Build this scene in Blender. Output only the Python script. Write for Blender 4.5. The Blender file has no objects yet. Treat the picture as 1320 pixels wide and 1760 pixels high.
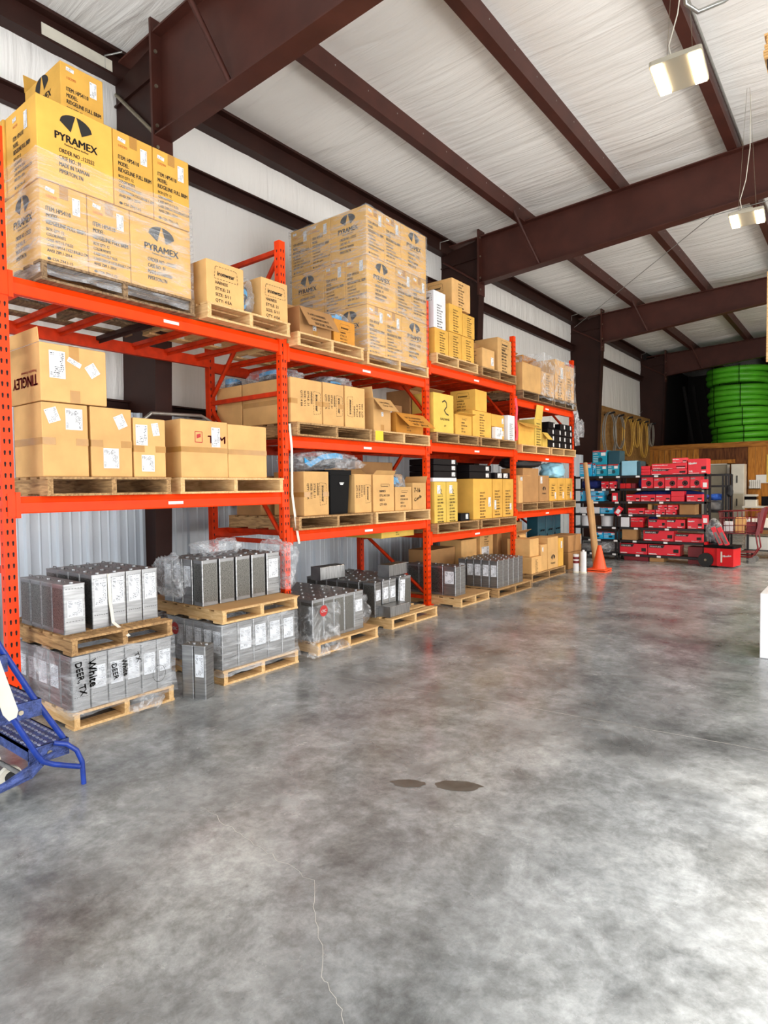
import bpy, bmesh, math, random
from mathutils import Vector, Matrix, noise
random.seed(7)
SC = bpy.context.scene
COL = SC.collection
R = math.radians

# ------------------------------------------------------------------ camera
YAW, PITCH, ROLL, FPX, CAMZ = 38.105, -2.210, -0.708, 1064.87, 1.549
def setup_camera():
    y, p, r = R(YAW), R(PITCH), R(ROLL)
    f = Vector((-math.sin(y)*math.cos(p), math.cos(y)*math.cos(p), math.sin(p)))
    r0 = Vector((math.cos(y), math.sin(y), 0)); u0 = r0.cross(f)
    rt = r0*math.cos(r)+u0*math.sin(r); up = u0*math.cos(r)-r0*math.sin(r)
    cd = bpy.data.cameras.new('camera'); co = bpy.data.objects.new('camera', cd); COL.objects.link(co)
    m = Matrix((rt, up, -f)).transposed().to_4x4(); m.translation = (0, 0, CAMZ); co.matrix_world = m
    cd.sensor_fit = 'VERTICAL'; cd.sensor_height = 36; cd.lens = FPX/1760*36; cd.clip_start = .05
    SC.camera = co
setup_camera()

# ------------------------------------------------------------------ world, sun, added daylight panels, exposure
def setup_light():
    w = bpy.data.worlds.new('sky'); SC.world = w; w.use_nodes = True
    bg = w.node_tree.nodes['Background']; bg.inputs[0].default_value = (.80, .90, 1, 1); bg.inputs[1].default_value = 1.0
    def area(name, loc, target, sx, sy, power, col):
        l = bpy.data.lights.new(name, 'AREA'); l.shape = 'RECTANGLE'; l.size = sx; l.size_y = sy; l.energy = power; l.color = col
        o = bpy.data.objects.new(name, l); COL.objects.link(o); o.location = loc
        o.rotation_euler = (Vector(target)-Vector(loc)).to_track_quat('-Z', 'Y').to_euler()
    area('assumed_side_door_light', (5.4, 3.5, 2.3), (-4, 4.2, 1.9), 8.0, 4.2, 760, (.97, .98, 1))  # added area panel; the side door it stands for is assumed, out of view
    area('assumed_rear_door_light', (5.6, 14.0, 1.9), (-4, 13.2, 1.0), 4.0, 3.4, 420, (1, .97, .92))  # panel added to brighten the tool shelves and floor; its door is assumed
    area('added_ceiling_fill_side', (5.7, 3.5, .5), (-.5, 5.5, 6.3), 8.0, 1.0, 470, (1, .96, .90))  # added upward panel that lifts the ceiling, standing in for outdoor bounce
    area('added_ceiling_fill_front', (-1.0, -4.7, .5), (-3.0, 4, 6.3), 6.0, 1.0, 300, (1, .97, .93))  # second added upward panel, likewise brightening the ceiling
    area('assumed_front_door_light', (-1.0, -4.6, 2.4), (-1.6, 6, 2.0), 6.0, 4.4, 540, (.86, .94, 1))  # added panel behind the camera, for an assumed unseen front door
    l = bpy.data.lights.new('sun', 'SUN'); l.energy = 24.0; l.angle = R(4.5); l.color = (1, .95, .86)
    o = bpy.data.objects.new('sun', l); COL.objects.link(o); o.rotation_euler = Vector((-6.65, -3.9, -4.5)).to_track_quat('-Z', 'Y').to_euler()
    for (x, y, e) in ((.9, 12.8, 460), (.9, 21.6, 240), (4.2, 9.1, 70), (-1.27, 1.9, 60)):  # unseen fill lamps without fixtures; far two added to brighten shelves and coils
        l = bpy.data.lights.new('unseen_fill', 'AREA'); l.shape = 'RECTANGLE'; l.size = .45; l.size_y = .45; l.energy = e; l.color = (1, .86, .66)
        o = bpy.data.objects.new('unseen_fill', l); COL.objects.link(o); o.location = (x, y, 4.8)
setup_light()
SC.view_settings.view_transform = 'Standard'; SC.view_settings.look = 'None'
SC.view_settings.exposure = -0.5; SC.view_settings.gamma = 1.0; SC.view_settings.use_curve_mapping = False
SC.cycles.max_bounces = 7; SC.cycles.diffuse_bounces = 4; SC.cycles.glossy_bounces = 3; SC.cycles.transparent_max_bounces = 10
SC.cycles.transmission_bounces = 3; SC.cycles.caustics_reflective = False; SC.cycles.caustics_refractive = False
SC.cycles.use_denoising = True; SC.cycles.use_adaptive_sampling = True; SC.cycles.sample_clamp_indirect = 6

# ------------------------------------------------------------------ materials
def lin(c):
    return tuple(((v/255)/12.92 if v <= 10 else (((v/255)+.055)/1.055)**2.4) for v in c)
def new_mat(name):
    m = bpy.data.materials.new(name); m.use_nodes = True
    return m, m.node_tree, m.node_tree.nodes, m.node_tree.links, m.node_tree.nodes['Principled BSDF']
def mat(name, rgb, rough=.6, metal=0, var=.12, scale=6, bump=0, spec=.5, bscale=None, coat=0):
    """plain surface with soft mottled tone"""
    m, nt, N, L, b = new_mat(name); c = lin(rgb)
    b.inputs['Roughness'].default_value = rough; b.inputs['Metallic'].default_value = metal
    b.inputs['Specular IOR Level'].default_value = spec; b.inputs['Coat Weight'].default_value = coat
    if var:
        tc = N.new('ShaderNodeTexCoord'); n = N.new('ShaderNodeTexNoise'); n.inputs['Scale'].default_value = scale; n.inputs['Detail'].default_value = 5
        L.new(tc.outputs['Object'], n.inputs['Vector'])
        r = N.new('ShaderNodeValToRGB'); r.color_ramp.elements[0].position = .3; r.color_ramp.elements[1].position = .7
        r.color_ramp.elements[0].color = tuple(v*(1-var) for v in c)+(1,); r.color_ramp.elements[1].color = tuple(min(1, v*(1+var)) for v in c)+(1,)
        L.new(n.outputs['Fac'], r.inputs['Fac']); L.new(r.outputs['Color'], b.inputs['Base Color'])
        if bump:
            n2 = N.new('ShaderNodeTexNoise'); n2.inputs['Scale'].default_value = bscale or scale*4; n2.inputs['Detail'].default_value = 4
            L.new(tc.outputs['Object'], n2.inputs['Vector'])
            bp = N.new('ShaderNodeBump'); bp.inputs['Strength'].default_value = bump; bp.inputs['Distance'].default_value = .02
            L.new(n2.outputs['Fac'], bp.inputs['Height']); L.new(bp.outputs['Normal'], b.inputs['Normal'])
    else:
        b.inputs['Base Color'].default_value = c+(1,)
    return m
def glow(name, rgb, s):
    m, nt, N, L, b = new_mat(name); b.inputs['Base Color'].default_value = (1, 1, 1, 1)
    b.inputs['Emission Color'].default_value = lin(rgb)+(1,); b.inputs['Emission Strength'].default_value = s
    return m
def wood(name, a, b_, stretch=(1, 1, 1), rough=.75, scale=5):
    """grain stretched along one axis, knots and grey wear"""
    m, nt, N, L, b = new_mat(name); b.inputs['Roughness'].default_value = rough; b.inputs['Specular IOR Level'].default_value = .25
    tc = N.new('ShaderNodeTexCoord'); mp = N.new('ShaderNodeMapping'); mp.inputs['Scale'].default_value = stretch
    oi = N.new('ShaderNodeObjectInfo'); ad = N.new('ShaderNodeVectorMath'); ad.operation = 'ADD'
    L.new(tc.outputs['Object'], ad.inputs[0]); L.new(oi.outputs['Random'], ad.inputs[1]); L.new(ad.outputs[0], mp.inputs['Vector'])
    n = N.new('ShaderNodeTexNoise'); n.inputs['Scale'].default_value = scale; n.inputs['Detail'].default_value = 7; n.inputs['Distortion'].default_value = .8
    L.new(mp.outputs['Vector'], n.inputs['Vector'])
    r = N.new('ShaderNodeValToRGB'); r.color_ramp.elements[0].position = .32; r.color_ramp.elements[1].position = .66
    r.color_ramp.elements[0].color = lin(b_)+(1,); r.color_ramp.elements[1].color = lin(a)+(1,)
    L.new(n.outputs['Fac'], r.inputs['Fac']); L.new(r.outputs['Color'], b.inputs['Base Color'])
    return m
def cardboard(name, rgb):
    """kraft paper: each box gets its own slight tone, faint flute lines"""
    m, nt, N, L, b = new_mat(name); c = lin(rgb); b.inputs['Roughness'].default_value = .78; b.inputs['Specular IOR Level'].default_value = .25
    tc = N.new('ShaderNodeTexCoord'); oi = N.new('ShaderNodeObjectInfo')
    n = N.new('ShaderNodeTexNoise'); n.inputs['Scale'].default_value = 5; n.inputs['Detail'].default_value = 6
    L.new(tc.outputs['Object'], n.inputs['Vector'])
    r = N.new('ShaderNodeValToRGB'); r.color_ramp.elements[0].position = .3; r.color_ramp.elements[1].position = .7
    r.color_ramp.elements[0].color = tuple(v*.88 for v in c)+(1,); r.color_ramp.elements[1].color = tuple(min(1, v*1.08) for v in c)+(1,)
    L.new(n.outputs['Fac'], r.inputs['Fac'])
    h = N.new('ShaderNodeHueSaturation'); L.new(r.outputs['Color'], h.inputs['Color'])
    mr = N.new('ShaderNodeMapRange'); mr.inputs['To Min'].default_value = .9; mr.inputs['To Max'].default_value = 1.1
    L.new(oi.outputs['Random'], mr.inputs['Value']); L.new(mr.outputs['Result'], h.inputs['Value'])
    L.new(h.outputs['Color'], b.inputs['Base Color'])
    w = N.new('ShaderNodeTexNoise'); w.inputs['Scale'].default_value = 22; L.new(tc.outputs['Object'], w.inputs['Vector'])
    bp = N.new('ShaderNodeBump'); bp.inputs['Strength'].default_value = .12; bp.inputs['Distance'].default_value = .01
    L.new(w.outputs['Fac'], bp.inputs['Height']); L.new(bp.outputs['Normal'], b.inputs['Normal'])
    return m
def paper(name, rows=14, cols=26, ink=(60, 60, 66), base=(226, 226, 226), cut=.5):
    """white sticker with rows of small print and a bar block"""
    m, nt, N, L, b = new_mat(name); b.inputs['Roughness'].default_value = .5
    tc = N.new('ShaderNodeTexCoord'); sp = N.new('ShaderNodeSeparateXYZ'); L.new(tc.outputs['Generated'], sp.inputs[0])
    def M(op, a, b_=None):
        q = N.new('ShaderNodeMath'); q.operation = op
        for i, v in enumerate((a, b_)):
            if v is None: continue
            if isinstance(v, (int, float)): q.inputs[i].default_value = v
            else: L.new(v, q.inputs[i])
        return q.outputs[0]
    y = M('MULTIPLY', sp.outputs['Y'], rows); x = M('MULTIPLY', sp.outputs['X'], cols)
    fy, fx = M('FLOOR', y), M('FLOOR', x)
    cb = N.new('ShaderNodeCombineXYZ'); L.new(fx, cb.inputs[0]); L.new(fy, cb.inputs[1])
    wn = N.new('ShaderNodeTexWhiteNoise'); L.new(cb.outputs[0], wn.inputs['Vector'])
    c2 = N.new('ShaderNodeCombineXYZ'); L.new(M('FLOOR', M('MULTIPLY', sp.outputs['X'], 3)), c2.inputs[0]); L.new(M('FLOOR', M('MULTIPLY', y, .34)), c2.inputs[1])
    w2 = N.new('ShaderNodeTexWhiteNoise'); L.new(c2.outputs[0], w2.inputs['Vector'])
    mask = M('MULTIPLY', M('MULTIPLY', M('GREATER_THAN', wn.outputs['Value'], .38), M('GREATER_THAN', M('FRACT', y), .5)), M('GREATER_THAN', w2.outputs['Value'], cut))
    edge = M('MULTIPLY', M('MULTIPLY', M('GREATER_THAN', sp.outputs['X'], .07), M('LESS_THAN', sp.outputs['X'], .93)), M('MULTIPLY', M('GREATER_THAN', sp.outputs['Y'], .05), M('LESS_THAN', sp.outputs['Y'], .95)))
    mx = N.new('ShaderNodeMix'); mx.data_type = 'RGBA'; mx.inputs[6].default_value = lin(base)+(1,); mx.inputs[7].default_value = lin(ink)+(1,)
    L.new(M('MULTIPLY', mask, edge), mx.inputs[0]); L.new(mx.outputs[2], b.inputs['Base Color'])
    return m
def film(name, lo=.06, hi=.55, scale=7, stretch=(1, 1, 1), tint=(235, 238, 242), rough=.16):
    """clear plastic film: mostly see-through, milky along creases"""
    m, nt, N, L, b = new_mat(name); out = N['Material Output']
    b.inputs['Base Color'].default_value = lin(tint)+(1,); b.inputs['Roughness'].default_value = rough
    tr = N.new('ShaderNodeBsdfTransparent'); mix = N.new('ShaderNodeMixShader')
    tc = N.new('ShaderNodeTexCoord'); mp = N.new('ShaderNodeMapping'); mp.inputs['Scale'].default_value = stretch; L.new(tc.outputs['Object'], mp.inputs['Vector'])
    n = N.new('ShaderNodeTexNoise'); n.inputs['Scale'].default_value = scale; n.inputs['Detail'].default_value = 6; n.inputs['Distortion'].default_value = 1.4; n.inputs['Roughness'].default_value = .7
    L.new(mp.outputs['Vector'], n.inputs['Vector'])
    r = N.new('ShaderNodeValToRGB'); r.color_ramp.elements[0].position = .46; r.color_ramp.elements[1].position = .66
    r.color_ramp.elements[0].color = (lo, lo, lo, 1); r.color_ramp.elements[1].color = (hi, hi, hi, 1)
    L.new(n.outputs['Fac'], r.inputs['Fac'])
    bp = N.new('ShaderNodeBump'); bp.inputs['Strength'].default_value = .7; bp.inputs['Distance'].default_value = .03
    L.new(n.outputs['Fac'], bp.inputs['Height']); L.new(bp.outputs['Normal'], b.inputs['Normal'])
    L.new(r.outputs['Color'], mix.inputs[0]); L.new(tr.outputs[0], mix.inputs[1]); L.new(b.outputs[0], mix.inputs[2]); L.new(mix.outputs[0], out.inputs['Surface'])
    return m
def tin(name, dark=False):
    """plain tin plate, brushed; printed sides carry rows of black dots"""
    m, nt, N, L, b = new_mat(name); b.inputs['Metallic'].default_value = .85; b.inputs['Roughness'].default_value = .36
    tc = N.new('ShaderNodeTexCoord'); mp = N.new('ShaderNodeMapping'); mp.inputs['Scale'].default_value = (3, 3, 34) if not dark else (60, 60, 130); L.new(tc.outputs['Object'], mp.inputs['Vector'])
    n = N.new('ShaderNodeTexNoise'); n.inputs['Scale'].default_value = 1.6 if not dark else 2.0; n.inputs['Detail'].default_value = 5; L.new(mp.outputs['Vector'], n.inputs['Vector'])
    r = N.new('ShaderNodeValToRGB')
    if dark:
        r.color_ramp.elements[0].position = .40; r.color_ramp.elements[1].position = .52
        r.color_ramp.elements[0].color = (.05, .05, .045, 1); r.color_ramp.elements[1].color = (.21, .205, .19, 1)
    else:
        r.color_ramp.elements[0].position = .25; r.color_ramp.elements[1].position = .75
        r.color_ramp.elements[0].color = (.20, .203, .206, 1); r.color_ramp.elements[1].color = (.42, .424, .43, 1)
    L.new(n.outputs['Fac'], r.inputs['Fac']); L.new(r.outputs['Color'], b.inputs['Base Color'])
    return m
def floor_mat():
    m, nt, N, L, b = new_mat('polished_concrete'); b.inputs['Specular IOR Level'].default_value = .5
    tc = N.new('ShaderNodeTexCoord')
    def nz(s, d, dist=0, st=(1, 1, 1), rough=.6):
        mp = N.new('ShaderNodeMapping'); mp.inputs['Scale'].default_value = st; L.new(tc.outputs['Object'], mp.inputs['Vector'])
        n = N.new('ShaderNodeTexNoise'); n.inputs['Scale'].default_value = s; n.inputs['Detail'].default_value = d; n.inputs['Distortion'].default_value = dist; n.inputs['Roughness'].default_value = rough
        L.new(mp.outputs['Vector'], n.inputs['Vector']); return n.outputs['Fac']
    def ramp(f, p0, c0, p1, c1):
        r = N.new('ShaderNodeValToRGB'); r.color_ramp.elements[0].position = p0; r.color_ramp.elements[1].position = p1
        r.color_ramp.elements[0].color = c0; r.color_ramp.elements[1].color = c1; L.new(f, r.inputs['Fac']); return r.outputs['Color']
    big = ramp(nz(1.1, 9, .15, (1, 1, 1), .7), .36, lin((106, 110, 114))+(1,), .66, lin((178, 183, 188))+(1,))
    spots = ramp(nz(3.1, 10, .35, (1.0, .8, 1), .75), .40, (.50, .50, .49, 1), .54, (1, 1, 1, 1))
    fine = ramp(nz(13, 8, .3, (1, 1, 1), .75), .36, (.74, .74, .73, 1), .64, (1.16, 1.16, 1.15, 1))
    warm = ramp(nz(.35, 3), .4, (1, 1, 1, 1), .65, (1.0, .975, .93, 1))
    def mul(a, b_, f=1):
        x = N.new('ShaderNodeMix'); x.data_type = 'RGBA'; x.blend_type = 'MULTIPLY'; x.inputs[0].default_value = f; L.new(a, x.inputs[6]); L.new(b_, x.inputs[7]); return x.outputs[2]
    L.new(mul(mul(mul(big, spots, .62), fine), warm), b.inputs['Base Color'])
    rr = N.new('ShaderNodeMapRange'); L.new(nz(1.7, 7, .5), rr.inputs['Value']); rr.inputs['From Min'].default_value = .3; rr.inputs['From Max'].default_value = .7
    rr.inputs['To Min'].default_value = .13; rr.inputs['To Max'].default_value = .36; L.new(rr.outputs[0], b.inputs['Roughness'])
    bp = N.new('ShaderNodeBump'); bp.inputs['Strength'].default_value = .08; bp.inputs['Distance'].default_value = .02
    L.new(nz(3, 6), bp.inputs['Height']); L.new(bp.outputs['Normal'], b.inputs['Normal'])
    return m
def vinyl(name, stretch):
    m, nt, N, L, b = new_mat(name); b.inputs['Roughness'].default_value = .42; b.inputs['Base Color'].default_value = lin((246, 243, 238))+(1,)
    tc = N.new('ShaderNodeTexCoord'); mp = N.new('ShaderNodeMapping'); mp.inputs['Scale'].default_value = stretch; L.new(tc.outputs['Object'], mp.inputs['Vector'])
    n = N.new('ShaderNodeTexNoise'); n.inputs['Scale'].default_value = 1.5; n.inputs['Detail'].default_value = 7; n.inputs['Distortion'].default_value = .9; L.new(mp.outputs['Vector'], n.inputs['Vector'])
    bp = N.new('ShaderNodeBump'); bp.inputs['Strength'].default_value = .55; bp.inputs['Distance'].default_value = .06
    L.new(n.outputs['Fac'], bp.inputs['Height']); L.new(bp.outputs['Normal'], b.inputs['Normal'])
    return m
M = {
 'orange': mat('orange_rack_paint', (235, 62, 5), .45, 0, .10, 9, 0, .2), 'orange_dk': mat('orange_rack_paint_dark', (192, 48, 9), .5, 0, .2, 12, 0, .2),  # second orange is darker, more mottled, for rear posts, braces and bars
 'hole': mat('dark_slot', (26, 12, 10), .9, 0, 0), 'steel': mat('primer_brown_steel', (72, 37, 29), .5, 0, .18, 3, 0, .3), 'steel_dk': mat('primer_brown_dark', (48, 24, 18), .55, 0, .2, 3, 0, .25),
 'zinc': mat('zinc_bolt', (150, 140, 120), .4, .7, .2, 30), 'galv': mat('galvanised', (165, 165, 160), .35, .8, .15, 20),
 'roofv': vinyl('white_vinyl_roof', (.5, 4.5, 1)), 'wallv': vinyl('white_vinyl_wall', (1, 4.0, .45)),
 'liner': mat('white_liner_panel', (206, 214, 222), .38, 0, .04, 1.5), 'floor': floor_mat(),
 'c_gold': cardboard('kraft_gold', (222, 170, 78)), 'c_tan': cardboard('kraft_tan', (214, 168, 108)), 'c_brown': cardboard('kraft_brown', (172, 128, 82)), 'c_yel': cardboard('kraft_yellow', (222, 186, 88)),
 'c_orange': cardboard('kraft_orange', (206, 140, 56)), 'c_white': mat('white_carton', (230, 230, 232), .55, 0, .04), 'c_in': mat('carton_inside', (150, 110, 66), .85, 0, .1),
 'tape': mat('packing_tape', (178, 130, 66), .25, 0, .1, 10), 'black': mat('black_ink', (28, 24, 22), .7, 0, 0), 'red_ink': mat('red_ink', (176, 42, 40), .6, 0, 0), 'orange_ink': mat('orange_ink', (200, 110, 50), .6, 0, 0),
 'label': paper('printed_label', 14, 26), 'label_can': paper('can_label', 20, 22, (96, 98, 104), (222, 226, 232), .42), 'label_s': paper('small_tag', 5, 18), 'white': mat('white_paper', (236, 236, 234), .5, 0, 0),
 'pine': wood('new_pine', (226, 190, 138), (196, 154, 100), (1.2, 10, 10)), 'pine2': wood('used_pine', (190, 152, 104), (128, 96, 64), (1.2, 10, 10)), 'pine3': wood('grey_worn_pine', (150, 122, 90), (88, 66, 48), (1.2, 10, 10)),
 'ply': mat('hardboard_sheet', (186, 146, 96), .7, 0, .12, 3), 'tin': tin('tin_plate'), 'tin_p': tin('tin_plate_printed', True), 'cap': mat('can_cap', (70, 70, 70), .4, .5, 0),
 'wrap': film('stretch_film', .12, .46, 2.4, (1, 1, 7), rough=.2), 'wrap2': film('crumpled_film', .10, .58, 6, rough=.22), 'bag': film('plastic_bag_film', .12, .45, 6),
 'blackp': mat('black_plastic', (9, 9, 11), .5, 0, .1, 6, 0, .12), 'blackbox': mat('black_gift_board', (16, 13, 16), .5, 0, .1, 6, 0, .15), 'strap_k': mat('black_webbing', (24, 24, 28), .7, 0, .2, 30), 'strap_b': mat('blue_webbing', (40, 150, 205), .6, 0, .15, 30),
 'red': mat('red_board', (226, 40, 56), .4, 0, .06), 'red_dk': mat('dark_red_board', (120, 20, 30), .5, 0, .1), 'red_gloss': mat('red_plastic', (205, 24, 34), .3, 0, .05), 'maroon': mat('maroon_enamel', (120, 20, 26), .35, 0, .08),
 'teal': mat('teal_board', (14, 150, 176), .4, 0, .08), 'cyan': mat('cyan_board', (36, 176, 226), .4, 0, .08), 'pale': mat('pale_blue_board', (150, 206, 228), .4, 0, .06), 'teal_dk': mat('dark_teal_case', (20, 70, 84), .45, 0, .1),
 'navy': mat('navy_cloth', (24, 40, 110), .8, 0, .3, 14, .6), 'blue_cloth': mat('blue_cloth', (36, 86, 180), .8, 0, .2, 14, .6), 'grey_cloth': mat('grey_cloth', (120, 118, 116), .85, 0, .2, 10, .6),
 'shelfm': mat('black_shelf_steel', (34, 32, 34), .5, .2, .1), 'blue_paint': mat('blue_enamel', (24, 54, 140), .4, 0, .25, 16), 'blue_worn': mat('worn_blue_tread', (56, 72, 128), .55, 0, .55, 26, .5),
 'ivory': mat('ivory_plastic', (218, 212, 196), .5, 0, .08), 'rubber': mat('black_rubber', (26, 26, 26), .7, 0, .1), 'cone': mat('orange_cone_vinyl', (240, 84, 30), .45, 0, .05), 'ptube': mat('cardboard_tube', (176, 138, 92), .8, 0, .15, 4),
 'green': mat('green_pipe', (96, 196, 44), .4, 0, .1, 3), 'beige': mat('beige_metal', (196, 188, 168), .5, 0, .06), 'offwhite': mat('offwhite_enamel', (232, 228, 216), .45, 0, .04), 'door': mat('grey_door', (176, 168, 148), .5, 0, .06),
 'wallpine': wood('wall_boards', (205, 138, 58), (160, 98, 36), (6, 6, .8), .6, 3), 'wallpine_dk': wood('dark_wall_boards', (124, 74, 38), (78, 42, 22), (6, 6, .8), .6, 3), 'rail': wood('wall_rail', (190, 126, 54), (138, 84, 32), (.8, 6, 6), .6, 3),
 'osb': wood('brown_pegboard', (150, 112, 64), (120, 86, 46), (2, 2, 2)), 'hose_g': mat('grey_hose', (140, 134, 124), .5, 0, .1), 'hose_y': mat('yellow_hose', (200, 156, 70), .5, 0, .1), 'table': mat('dark_table', (50, 40, 36), .5, 0, .1),
 'pink': mat('pink_ribbon', (232, 60, 80), .6, 0, .1), 'webbing': mat('white_strap', (226, 220, 206), .7, 0, .08), 'yellow': mat('yellow_tag', (235, 196, 40), .5, 0, .05), 'led': glow('led_panel', (255, 232, 190), 24), 'bluetag': mat('blue_tag', (70, 140, 200), .5, 0, 0),
 'tread_dust': mat('dusty_tread', (132, 136, 158), .7, 0, .4, 30), 'lamp_body': mat('lamp_housing', (172, 164, 146), .5, 0, 0), 'stain': mat('oil_stain', (84, 84, 81), .3, 0, .35, 12), 'silver': mat('silver_foil', (200, 200, 205), .3, .4, .3, 20), 'crackm': mat('crack_line', (196, 194, 188), .8, 0, .1), 'lumber_loft_shade': mat('dark_lumber_loft_shade', (26, 19, 16), .8, 0, .2), 'glass': mat('screen_black', (12, 12, 14), .15, 0, 0),  # near-black lumber tone also carries the painted-in darkness of the loft
}

# ------------------------------------------------------------------ mesh builder
class MB:
    def __init__(s): s.v = []; s.f = []; s.mi = []; s.sm = []
    def add(s, vs, fs, mi=0, sm=False):
        o = len(s.v); s.v += [tuple(p) for p in vs]; s.f += [tuple(i+o for i in f) for f in fs]; s.mi += [mi]*len(fs); s.sm += [sm]*len(fs)
        return s
    def box(s, x0, x1, y0, y1, z0, z1, mi=0, M4=None):
        vs = [Vector(p) for p in ((x0, y0, z0), (x1, y0, z0), (x1, y1, z0), (x0, y1, z0), (x0, y0, z1), (x1, y0, z1), (x1, y1, z1), (x0, y1, z1))]
        if M4: vs = [M4 @ p for p in vs]
        return s.add(vs, [(0, 3, 2, 1), (4, 5, 6, 7), (0, 1, 5, 4), (1, 2, 6, 5), (2, 3, 7, 6), (3, 0, 4, 7)], mi)
    def rbox(s, x0, x1, y0, y1, z0, z1, r=.01, mi=0, seg=2):
        """box with rounded vertical edges"""
        pts = []
        for cx, cy, a0 in ((x1-r, y1-r, 0), (x0+r, y1-r, 90), (x0+r, y0+r, 180), (x1-r, y0+r, 270)):
            for k in range(seg+1):
                a = R(a0+90*k/seg); pts.append((cx+r*math.cos(a), cy+r*math.sin(a)))
        return s.prism(pts, z0, z1, mi)
    def prism(s, pts, z0, z1, mi=0, M4=None):
        n = len(pts); vs = [Vector((x, y, z0)) for x, y in pts]+[Vector((x, y, z1)) for x, y in pts]
        if M4: vs = [M4 @ p for p in vs]
        return s.add(vs, [tuple(range(n))[::-1], tuple(range(n, 2*n))]+[(i, (i+1) % n, n+(i+1) % n, n+i) for i in range(n)], mi)
    def quad(s, a, b, c, d, mi=0): return s.add([a, b, c, d], [(0, 1, 2, 3)], mi)
    def slab(s, a, b, c, d, t=.004, mi=0):
        """thin sheet with thickness from four corners"""
        a, b, c, d = map(Vector, (a, b, c, d)); n = (b-a).cross(d-a).normalized()*t
        return s.add([a, b, c, d, a+n, b+n, c+n, d+n], [(3, 2, 1, 0), (4, 5, 6, 7), (0, 1, 5, 4), (1, 2, 6, 5), (2, 3, 7, 6), (3, 0, 4, 7)], mi)
    def cyl(s, p0, p1, r0, r1=None, seg=16, mi=0, caps=True):
        r1 = r0 if r1 is None else r1; p0, p1 = Vector(p0), Vector(p1); d = (p1-p0).normalized()
        u = d.orthogonal().normalized(); w = d.cross(u); vs = []
        for p, r in ((p0, r0), (p1, r1)):
            for k in range(seg):
                a = 2*math.pi*k/seg; vs.append(p+u*(r*math.cos(a))+w*(r*math.sin(a)))
        s.add(vs, [(k, (k+1) % seg, seg+(k+1) % seg, seg+k) for k in range(seg)], mi, True)
        if caps: s.add(vs, [tuple(range(seg))[::-1], tuple(range(seg, 2*seg))], mi)
        return s
    def tube(s, pts, r, seg=8, mi=0, closed=False, rad=None):
        pts = [Vector(p) for p in pts]; n = len(pts); vs = []; up = None
        for i, p in enumerate(pts):
            if closed: d = pts[(i+1) % n]-pts[i-1]
            else: d = pts[min(i+1, n-1)]-pts[max(i-1, 0)]
            d.normalize()
            if up is None: up = d.orthogonal().normalized()
            up = (up-d*up.dot(d)).normalized(); w = d.cross(up); rr = rad[i] if rad else r
            for k in range(seg):
                a = 2*math.pi*k/seg; vs.append(p+up*(rr*math.cos(a))+w*(rr*math.sin(a)))
        fs = []
        for i in range(n if closed else n-1):
            j = (i+1) % n
            fs += [(i*seg+k, i*seg+(k+1) % seg, j*seg+(k+1) % seg, j*seg+k) for k in range(seg)]
        s.add(vs, fs, mi, True)
        if not closed: s.add(vs, [tuple(range(seg))[::-1], tuple(range((n-1)*seg, n*seg))], mi)
        return s
    def ribbon(s, pts, w, wid, t=.003, mi=0):
        pts = [Vector(p) for p in pts]; wid = Vector(wid).normalized()*(w/2)
        for a, b in zip(pts, pts[1:]): s.slab(a-wid, a+wid, b+wid, b-wid, t, mi)
        return s
    def mesh(s, name, mats):
        me = bpy.data.meshes.new(name); me.from_pydata(s.v, [], s.f)
        for m in (mats if isinstance(mats, (list, tuple)) else [mats]): me.materials.append(m)
        me.polygons.foreach_set('material_index', s.mi); me.polygons.foreach_set('use_smooth', s.sm); me.update()
        return me
    def build(s, name, mats, parent=None, loc=None, rot=None): return obj(name, s.mesh(name, mats), parent, loc, rot)
def obj(name, me, parent=None, loc=None, rot=None):
    o = bpy.data.objects.new(name, me); COL.objects.link(o)
    if parent: o.parent = parent
    if loc: o.location = loc
    if rot: o.rotation_euler = rot
    return o
def tag(o, label, cat, group=None):
    o['label'] = label; o['category'] = cat
    if group: o['group'] = group
    return o
def thing(name, label, cat, loc=(0, 0, 0), rz=0, group=None):
    return tag(obj(name, None, None, loc, (0, 0, rz)), label, cat, group)
def struct(o): o['kind'] = 'structure'; return o
def smooth_shade(o):
    for p in o.data.polygons: p.use_smooth = True
    return o
ORD = 'first second third fourth fifth sixth seventh eighth ninth tenth eleventh twelfth'.split()

# lettering: every string becomes a flat mesh of width-normalised glyphs
_TXT = {}
def glyphs(s, bold=.0):
    if s not in _TXT:
        cu = bpy.data.curves.new('lettering', 'FONT'); cu.body = s; cu.size = 1; cu.resolution_u = 2; cu.offset = bold
        o = bpy.data.objects.new('lettering', cu); me = bpy.data.meshes.new_from_object(o)
        vs = [tuple(v.co) for v in me.vertices]; fs = [tuple(p.vertices) for p in me.polygons]
        bpy.data.objects.remove(o); bpy.data.meshes.remove(me); bpy.data.curves.remove(cu)
        x0 = min(v[0] for v in vs); x1 = max(v[0] for v in vs)
        _TXT[s] = ([(v[0]-x0, v[1]) for v in vs], fs, x1-x0)
    return _TXT[s]
def txt(mb, s, x, y, h, w=None, rot=0, mi=0, sx=.82):
    """baseline start at x, y; h is letter size; w squeezes the line to a width"""
    vs, fs, wd = glyphs(s); k = (w/wd) if w else h*sx; c, n = math.cos(R(rot)), math.sin(R(rot))
    for q in ((-.025*h, .025*h) if h < .05 else (-.04*h, -.0133*h, .0133*h, .04*h)):
        mb.add([(x+q+vx*k*c-vy*h*n, y+q*.5+vx*k*n+vy*h*c, 0) for vx, vy in vs], fs, mi)
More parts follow.
